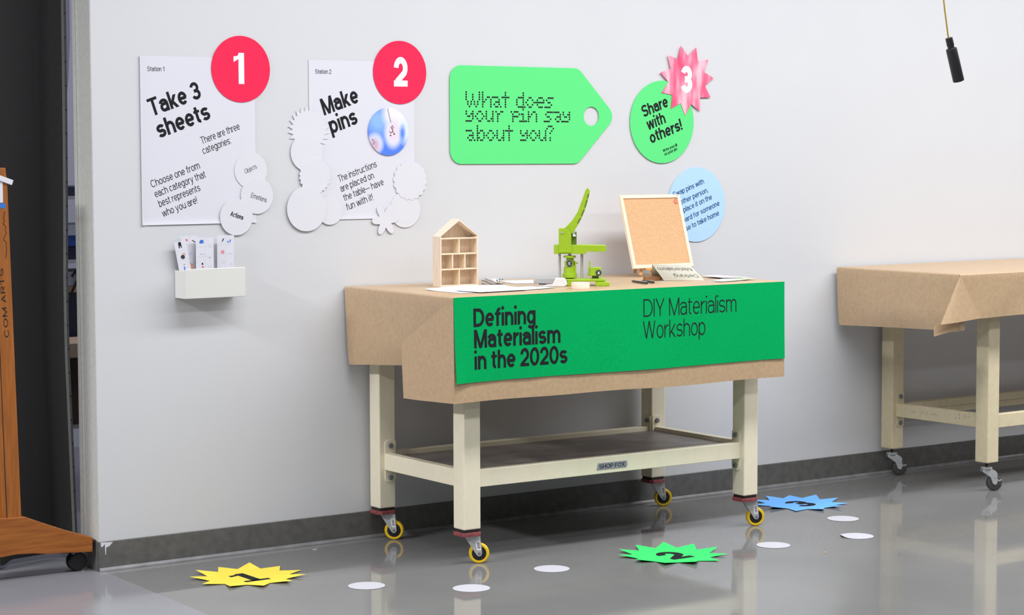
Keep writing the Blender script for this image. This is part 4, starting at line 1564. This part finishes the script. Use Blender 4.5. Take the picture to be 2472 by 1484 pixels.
paper('instruction_sheet', [(.53, .60), (.50, .40), (.70, .34), (.74, .55)], .0004,
      'white sheet behind the stapler, towards the wall', (), group=LP)
paper('leaflet', [(1.170, .045), (1.185, .000), (1.300, .025), (1.290, .085)], .0020,
      'small white leaflet with a green band beside the folded booklet', [('light_green_ink', .02, .95, .62, .88)], group=LP)
paper('leaflet', [(1.225, .115), (1.240, .020), (1.385, .040), (1.375, .160)], .0004,
      'white leaflet with green stripe at the right bench end', [('light_green_ink', .05, .95, .70, .92), ('line_ink', .2, .6, .3, .34)],
      lambda u, v: .004 * v, group=LP)
paper('leaflet', [(1.330, .300), (1.300, .130), (1.400, .090), (1.415, .290)], .0060,
      'white leaflet with a pink corner, rearmost at the right bench end', [('pink_ink', .05, .6, .86, .97)], group=LP)

# plastic bag of pin parts
bgm = bmesh.new()
bmesh.ops.create_icosphere(bgm, subdivisions=4, radius=1.0)
for v in bgm.verts:
    d = v.co.normalized()
    k = 1 + .15 * sin(d.x * 6 + d.y * 5) + .10 * sin(d.z * 9 + d.x * 8) + .045 * sin(d.y * 17 + d.z * 13 + d.x * 14)
    v.co = Vector((d.x * .042 * k, d.y * .030 * k, max(-.0005, (d.z * .0125 * k + .0095) * (1 - .25 * d.x))))
bme = bpy.data.meshes.new('plastic_bag')
bgm.to_mesh(bme)
bgm.free()
bme.materials.append(M['bag'])
for p_ in bme.polygons:
    p_.use_smooth = True
bg_ = on_bench(.425, .435)
bgo = bpy.data.objects.new('plastic_bag', bme)
COL.objects.link(bgo)
bgo.location = view_frame((bg_[0], bg_[1]))
bgo.rotation_euler = (0, 0, ANG + .1)
tag(bgo, 'crumpled clear plastic bag with black scribbles right of the house shelf', 'plastic bag')
sq = MB()
random.seed(3)
for i in range(7):
    x0, z0 = .002 + i * .0048, .014 + random.uniform(-.002, .003)
    pts = [(x0 + random.uniform(-.002, .003), -.029, z0 + random.uniform(-.006, .006)) for _ in range(4)]
    sq.tube(pts, .0009, 6)
sq.build('scribble', M['ink'], bgo)
# torn scrap by the block
tag(MB().prism([(-.012, -.004), (-.002, -.009), (.012, -.003), (.010, .004), (.001, .002), (-.009, .006)], 0, .0015, 'xy').build(
    'paper_scrap', M['card'], loc=on_bench(1.035, .185)), 'tiny torn white scrap in front of the brown wooden block', 'scrap')

# ------------------------------------------------------------------ second bench
B2X, B2Y, B2T = 3.794673, -0.654781, 0.009995
LX2, LY2, ZT2 = 1.30, 0.5549, 0.9465
b2 = empty('workbench', (B2X, B2Y, 0), B2T, 'cream metal workbench on grey wheels at the right picture edge', 'workbench')
MB().box(-0.270, 1.58, -0.074, 0.630, 0.905, ZT2 - .0025).build('tabletop', M['pine'], b2, bevel=.004)
legs_frame(b2, 'cream2', LX2, LY2, .27, .33, .905)
rail(b2, 'cream2', (S, 0.019), (LX2, 0.019), (0, 0.035), .2690, .3270, [('yz', S, 0.0225, 0.0695, 1), ('yz', LX2, 0.0225, 0.0695, -1)])
rail(b2, 'cream2', (S, LY2 + .049), (LX2, LY2 + .049), (0, -.040), .2905, .3235, [('yz', S, LY2 + .001, LY2 + .048, 1), ('yz', LX2, LY2 + .001, LY2 + .048, -1)])
MB().box(S, LX2, LY2 + .012, LY2 + .050, .2615, .2900).build('lower_rail', M['cream2'], b2, bevel=.002)
lr = rail(b2, 'cream2', (0.019, S), (0.019, LY2), (0.035, 0), .2700, .3290, [('xz', S, 0.0225, 0.0695, 1), ('xz', LY2, 0.0225, 0.0695, -1)])
rail(b2, 'cream2', (LX2 + .049, S), (LX2 + .049, LY2), (-0.035, 0), .2700, .3290, [('xz', S, LX2 + .001, LX2 + .048, 1), ('xz', LY2, LX2 + .001, LX2 + .048, -1)])
random.seed(11)
for (ya, yb_, zc) in ((.470, .425, .302), (.405, .290, .304), (.205, .165, .314), (.150, .112, .312), (.205, .165, .298)):
    pk = MB()
    n = int(abs(ya - yb_) / .016)
    for i in range(max(2, n)):
        y0 = ya - (ya - yb_) * i / max(1, n)
        pts = [(.0184, y0 - random.uniform(0, .012), zc + random.uniform(-.006, .006)) for _ in range(4)]
        pk.tube(pts, .0006, 5)
    pk.build('pencil_writing', M['pink_pen'], lr)


def grey_caster(root, x, y, rot):
    c, sn = cos(rot), sin(rot)
    R = lambda a, b, d: (c * a - sn * b, sn * a + c * b, d)
    f = MB()
    poly = [(-.022, .093), (.020, .093), (.034, .088), (.044, .076), (.042, .060), (.044, .040), (.040, .028), (.030, .026), (.022, .034), (.014, .058), (-.006, .074), (-.022, .084)]
    for s in (-1, 1):
        f.prism(poly, s * .0165 - .0012, s * .0165 + .0012, 'xz')
    f.box(-.020, .022, -.017, .017, .0915, .0940)
    f.xform(R)
    ca = f.build('caster', M['steel'], root, loc=(x, y, 0), bevel=.001)
    MB().lathe([(.0230, .0940), (.0245, .096), (.0245, .1005), (.0225, .1030), (.012, .1045)], n=32).build('swivel_cup', M['steel'], ca, smooth=True)
    MB().cyl((0, 0, .1035), (0, 0, .1235), .0055, n=14).build('stem', M['dark_steel'], ca)
    w = MB().lathe([(.012, -.013), (.026, -.0135), (.032, -.010), (.0335, 0), (.032, .010), (.026, .0135), (.012, .013)], (.0331, 0, .0335), (0, 1, 0), 36)
    w.xform(R).build('wheel', M['rubber'], ca, smooth=True)
    b = MB().prism([(.034, .050), (.050, .040), (.064, .0465), (.062, .0500), (.050, .046), (.040, .060), (.036, .060)], -.014, .014, 'xz')
    b.cyl((.0331, -.020, .0335), (.0331, .020, .0335), .0060, n=12).cyl((.034, -.0195, .060), (.034, .0195, .060), .0035, n=10)
    b.xform(R).build('brake_lever', M['steel'], ca, bevel=.0008)
    return ca


for x, y, a in ((0, 0, -30), (0, LY2, -32), (LX2, 0, -30), (LX2, LY2, -20)):
    grey_caster(b2, x + S / 2, y + S / 2, radians(a) - B2T)


def zf2(x):
    return 0.7600 + .003 * sin(x * 5) - .004 * max(0, min(1, (0.1 - x)))


c2 = kraft_cover('paper_cover', (B2X, B2Y, 0), B2T, -0.275, 1.60, -0.080, 0.636, ZT2, zf2,
                 lambda u: 0.7080 - .016 * min(1, max(0, (u - .15) / .8)),
                 'brown kraft paper wrapped over the farther bench at the right picture edge', 0.014, .005, seed=2.0)
f2 = MB()
# loose corner fold: a paper cone from the top corner towards the left
FA, FL_, FR_ = Vector((-.276, -.0815, .9440)), Vector((-.424, -.112, .7475)), Vector((-.150, -.0835, .7585))
rows = []
for a in range(13):
    t = a / 12
    row = []
    for b in range(15):
        u = b / 14
        p = FA + ((FL_ - FA) * (1 - u) + (FR_ - FA) * u) * t
        p.y -= .020 * t * sin(pi * u) ** 1.0 * (1 - u) + .002
        row.append(tuple(p))
    rows.append(row)
f2.grid(rows)
f2.build('corner_fold', M['kraft'], c2, solid=.0006, smooth=True)
f3 = MB().add([(-.416, -.070, .7380), (-.420, -.074, .7060), (-.420, -.076, .6960), (-.330, -.074, .7080), (-.2330, -.073, .7120), (-.2370, -.074, .7560), (-.30, -.073, .757)],
              [(0, 1, 2, 3, 4, 5, 6)])
f3.build('under_fold', M['kraft'], c2, solid=.0006)
# ------------------------------------------------------------------ floor markers
def floor_star(c, material, ch, label, rot, seed):
    poly = star_pts(11, 0.200, 0.141, rot)
    n = len(poly)
    random.seed(seed)
    lifts = [random.uniform(.002, .013) if i % 2 == 0 else 0.0008 for i in range(n)]
    mb = MB()
    rings = []
    for t in (1.0, .72, .40):
        rings.append([(x * t, y * t, .0012 + (lifts[i] if t == 1 else 0)) for i, (x, y) in enumerate(poly)])
    for a, b in zip(rings, rings[1:]):
        m0 = len(mb.v)
        mb.v += a + b
        mb.f += [(m0 + i, m0 + (i + 1) % n, m0 + n + (i + 1) % n, m0 + n + i) for i in range(n)]
    m0 = len(mb.v)
    mb.v += rings[-1]
    mb.f.append(tuple(m0 + i for i in range(n)))
    o = mb.build('floor_star', material, loc=(c[0], c[1], 0), solid=.0006)
    tag(o, label, 'floor marker', 'numbered paper stars on the floor')
    g = MB()
    if ch == '1':
        st_, le, cp, w = (-.046, -.072), .060, .133, .25
        put_text(g, '1', (-.053, -.072), .065, 0, .135, .22, None, lambda a, b: (a, b, .0021), (0, 0, 1))
        g.add([(-.052, -.082, .0021), (.044, -.082, .0021), (.044, -.061, .0021), (-.052, -.061, .0021)], [(0, 1, 2, 3)])
    else:
        put_text(g, ch, (-.051, -.074), .098, 0, .136, .22, None, lambda a, b: (a, b, .0021), (0, 0, 1))
    g.build('number', M['ink'], o, normals=False)
    return o


floor_star((.3705, -.396), M['f_yellow'], '1', 'yellow paper star numbered 1 on the floor near the wall corner', 93, 1)
floor_star((1.797, -.957), M['f_green'], '2', 'green paper star numbered 2 on the floor in front of the bench', 92, 5)
floor_star((2.9485, -.397), M['f_blue'], '3', 'blue paper star numbered 3 on the floor between the two benches', 92, 9)

dots = [((.6196, -.7673), 'white floor dot right of the yellow star, first dot of the trail'),
        ((.8812, -1.0105), 'white floor dot in front of the nearest yellow wheel'),
        ((1.2973, -.9011), 'white floor dot midway between the nearest wheel and green star'),
        ((2.2265, -1.0269), 'white floor dot right of the green star, below the right front wheel'),
        ((2.6091, -1.0753), 'white floor dot with a lifted left edge, last but one before the blue star'),
        ((2.8374, -.7655), 'white floor dot just in front of the blue star')]
for i, (c, lab) in enumerate(dots):
    mb = MB()
    rings = []
    for r in (.0626, .045, .02):
        ring = []
        for k in range(64):
            a = 2 * pi * k / 64
            z = .0012
            if i == 4 and r > .05:
                z += .006 * max(0, cos(a - radians(150))) ** 6
            ring.append((r * cos(a), r * sin(a), z))
        rings.append(ring)
    for a, b in zip(rings, rings[1:]):
        m0 = len(mb.v)
        mb.v += a + b
        mb.f += [(m0 + k, m0 + (k + 1) % 64, m0 + 64 + (k + 1) % 64, m0 + 64 + k) for k in range(64)]
    m0 = len(mb.v)
    mb.v += rings[-1]
    mb.f.append(tuple(range(m0, m0 + 64)))
    tag(mb.build('floor_dot', M['dot_paper'], loc=(c[0], c[1], 0), solid=.0008), lab, 'floor marker', 'white paper dots on the floor')

# floor litter
tag(MB().prism([(-.006, -.003), (.002, -.005), (.007, .001), (.001, .005), (-.005, .003)], 0, .003, 'xy').build('paper_crumb', M['tan'], loc=(2.275, -1.250, .0003)),
    'tiny beige crumb on the floor right of the green star', 'litter')
ball = bmesh.new()
bmesh.ops.create_uvsphere(ball, u_segments=12, v_segments=8, radius=.0042)
bm_ = bpy.data.meshes.new('white_bead')
ball.to_mesh(bm_)
ball.free()
bm_.materials.append(M['card'])
bo = bpy.data.objects.new('white_bead', bm_)
COL.objects.link(bo)
bo.location = (2.655, -2.03, .0043)
tag(bo, 'tiny white bead on the floor at the lower right', 'bead')
tag(MB().prism([(-.010, -.003), (.009, -.004), (.011, .002), (-.004, .005)], 0, .0012, 'xy').build('tape_scrap', M['line_ink'], loc=(.8120, -.0900, .0003)),
    'small torn pale tape scrap on the floor by the baseboard', 'litter')

# ------------------------------------------------------------------ hanging plug
hp = empty('hanging_plug', (2.942, -1.2, 1.881), 0, 'black hanging plug on an ochre cable at the top right', 'cable plug')
dirv = Vector((.0600, 0, -.166))


def ax_pt(x, z):
    return Vector((x - 2.942, 0, z - 1.881))


MB().tube([(-.030, 0, 1.5), (-.040, 0, .9), (-.036, 0, .45), (-.033, 0, .25), (-.029, 0, .14), (-.023, 0, .105), (-.013, 0, .057), (-.004, 0, .012), (.003, 0, -.010)], .0030, 10).build('cable', M['cable'], hp, smooth=True)
d_ = Vector((.0595, 0, -.170)).normalized()
p0 = Vector((.0010, 0, .000))
MB().lathe([(.0085, 0), (.0140 * .98, .001), (.0140, .030), (.0125, .034), (.0130, .040), (.0205, .043), (.0210, .048), (.0215, .168), (.0200, .171), (.010, .171)], p0, d_, 28).build('plug_body', M['black'], hp, smooth=True)
e_ = p0 + d_ * .170 + Vector((.021, 0, .0045))
MB().box(e_.x - .004, e_.x + .006, -.004, .004, e_.z - .001, e_.z + .001).build('contact_tab', M['black'], hp)

# ------------------------------------------------------------------ studio easel at the left edge
ez = empty('studio_easel', (-.300, 0.045, 0), 0, 'orange stained wooden studio easel cut off by the left picture edge', 'easel')
post = MB().prism([(-.042, .205), (.0240, .205), (-.0030, 1.360), (-.0085, 1.4090), (-.062, 1.4095), (-.0640, .9)], -.025, .020, 'xz')
po_ = post.build('post', M['easel_post'], ez, bevel=.002)
MB().prism([(-.0300, .215), (-.0275, .215), (-.0500, 1.2), (-.0525, 1.2)], -.0256, -.0250, 'xz').build('groove', M['black'], po_)
ft = [(.036, .217), (.103, .188), (.200, .148), (.282, .120), (.280, .069), (.169, .077), (.120, .079), (.060, .088), (.000, .091), (-.056, .087), (-.112, .091), (-.18, .088), (-.25, .079), (-.36, .077),
      (-.394, .069), (-.394, .120), (-.31, .148), (-.215, .188), (-.148, .217), (-.056, .221)]
MB().prism(ft, -.032, .024, 'xz').build('foot', M['easel'], ez, bevel=.002)
for x in (.243, -.36):
    w = MB()
    for s in (-1, 1):
        w.lathe([(.010, 0), (.031, 0), (.033, .003), (.033, .013), (.029, .017), (.010, .018)], (x, .023 + s * .003, .0335), (0, s, 0), 30)
    cs = w.build('caster_wheel', M['black'], ez, smooth=True)
    MB().cyl((x, .010, .050), (x, .010, .080), .0055, n=12).box(x - .020, x + .020, .006, .020, .058, .070).build('caster_stem', M['bolt'], cs)
# marker writing down the post
mk = MB()
put_text(mk, 'COM ARTS', (-.008, .836), .235, 94, .0155, .10, .16, lambda a, b: (a, -.0257, b))
random.seed(5)
pts = [(-.016 + random.uniform(-.006, .006), -.0257, 1.105 + i * .0105) for i in range(16)]
mk.tube(pts, .0008, 5)
mk.build('marker_writing', M['ink'], po_, normals=False)
tag(MB().box(-.060, -.012, 0, .0008, 0, .017).build('sticker', M['sticker_blue'], loc=(-.300, .0192, 1.273)), 'small blue sticker on the easel post', 'sticker')
tag(MB().box(-.060, -.020, 0, .0006, 0, .085).build('pinned_note', M['paper'], loc=(-.300, .0192, 1.292)), 'white paper note held at the easel top', 'note')
tag(MB().box(-.058, .014, -.006, .0, -.008, .010).build('clip', M['card'], loc=(-.300, .0186, 1.362), rot=(0, radians(20), 0), bevel=.002),
    'white plastic clip across the note at the easel top', 'clip')

# ------------------------------------------------------------------ curtain in the opening
ct = empty('curtain', (-.6, .27, 0), 0, 'dark charcoal floor length curtain in the opening left of the wall', 'curtain')


def hem_x(z):
    e = .006 + .012 * sin(z * 1.3) - .022 * min(1, max(0, (1.4 - abs(z - .75)) / 1.4))
    return e + .6 + max(0, (1 - z)) * .024


rows = []
for j in range(31):
    z = .02 + (3.0 - .02) * j / 30
    row = []
    hx0 = hem_x(z)
    f1 = hx0 - .068 - .010 * sin(z * 1.1)          # root of the last fold
    for i in range(141):
        x = -2.2 + .6 + (f1 + 1.6) * i / 140
        w = min(1, (140 - i) / 12)
        y = .035 * sin(x * 14.0 + .5) + .020 * sin(x * 31 + 1.2 + .25 * z) + .010 * sin(x * 53 + z * .8)
        row.append((x, y * w + .052 * (1 - w), z))
    for k in range(1, 9):
        t = k / 8
        row.append((f1 + (hx0 - f1) * t, .052 - .056 * t ** 1.3 + .004 * sin(t * 9), z))
    rows.append(row)
MB().grid(rows).build('cloth', M['curtain'], ct, smooth=True, solid=.002)
rows = []
for j in range(31):
    z = .02 + (3.0 - .02) * j / 30
    h0 = hem_x(z)
    rows.append([(h0, -.004, z), (h0 + .007, -.010, z), (h0 + .015, -.008, z), (h0 + .021, .004, z)])
MB().grid(rows).build('hem_tape', M['hem'], ct, smooth=True, solid=.002)
ey = MB()
for i in range(22):
    z = .25 + i * .085
    h0 = hem_x(z)
    ey.cyl((h0 + .011, -.0085, z), (h0 + .0112, -.0115, z), .0026, n=8)
ey.build('eyelet', M['black'], ct)
sh = empty('sheer_curtain', (0, .34, 0), 0, 'pale lilac sheer cloth showing between the dark curtain and the wall', 'curtain')
rows = []
for j in range(13):
    z = 1.30 + 1.7 * j / 12
    w = .022 + .055 * min(1, (z - 1.30) / .5)
    rows.append([(-.03 + (w + .03) * i / 10, .008 * sin(i * 1.9 + z), z) for i in range(11)])
MB().grid(rows).build('cloth', M['sheer'], sh, smooth=True, solid=.001)

# ------------------------------------------------------------------ store room seen through the slit
rk = empty('storage_rack', (.60, 1.5, 0), 0, 'grey steel storage rack seen through the slit by the wall end', 'rack')
for z in (1.264, .997, .640, .30):
    MB().box(-.45, .45, 0, .40, z, z + .014).build('shelf_board', M['steel'], rk)
for x in (-.45, .43):
    for y in (0, .38):
        MB().box(x, x + .02, y, y + .02, 0, 1.9).build('upright', M['steel'], rk)


def store(name, m, z0, z1, label, cat, x0=.35, x1=.85, y=1.53):
    tag(MB().box(0, x1 - x0, 0, .25, 0, z1 - z0).build(name, M[m], loc=(x0, y, z0), bevel=.003), label, cat)


store('storage_box', 'navy', 1.2790, 1.318, 'black box on the top shelf of the storage rack', 'box')
store('storage_box', 'white_box', 1.112, 1.158, 'bluish white box in the middle of the storage rack', 'box', y=1.525)
store('storage_box', 'navy', 1.012, 1.066, 'dark box below the blue binder on the storage rack', 'box', y=1.54)
store('ring_binder', 'blue_box', 1.0665, 1.1115, 'blue binder lying on a dark box in the storage rack', 'binder', y=1.53)
store('storage_box', 'tan', .872, .900, 'tan carton under the second shelf of the rack', 'box', y=1.535)
store('storage_box', 'white_box', .9005, .960, 'white carton with a black cable in front on the rack', 'box', y=1.53)
store('storage_box', 'navy', .655, .8715, 'large navy carton low on the storage rack', 'box', y=1.54)
store('storage_box', 'brown_dark', .315, .628, 'dark brown carton under the tan board in the rack', 'box', y=1.53)
tag(MB().box(0, .6, 0, .28, 0, .06).build('wrapped_board', M['tan'], loc=(.30, 1.20, .63), bevel=.003), 'tan wrapped board in the storage room', 'board')
tag(MB().tube([(.44, 1.515, .80), (.575, 1.515, .86), (.612, 1.515, .93), (.600, 1.515, .965), (.585, 1.515, .94)], .006, 8).build('black_cable', M['black']),
    'looped black cable hanging in the storage rack', 'cable')
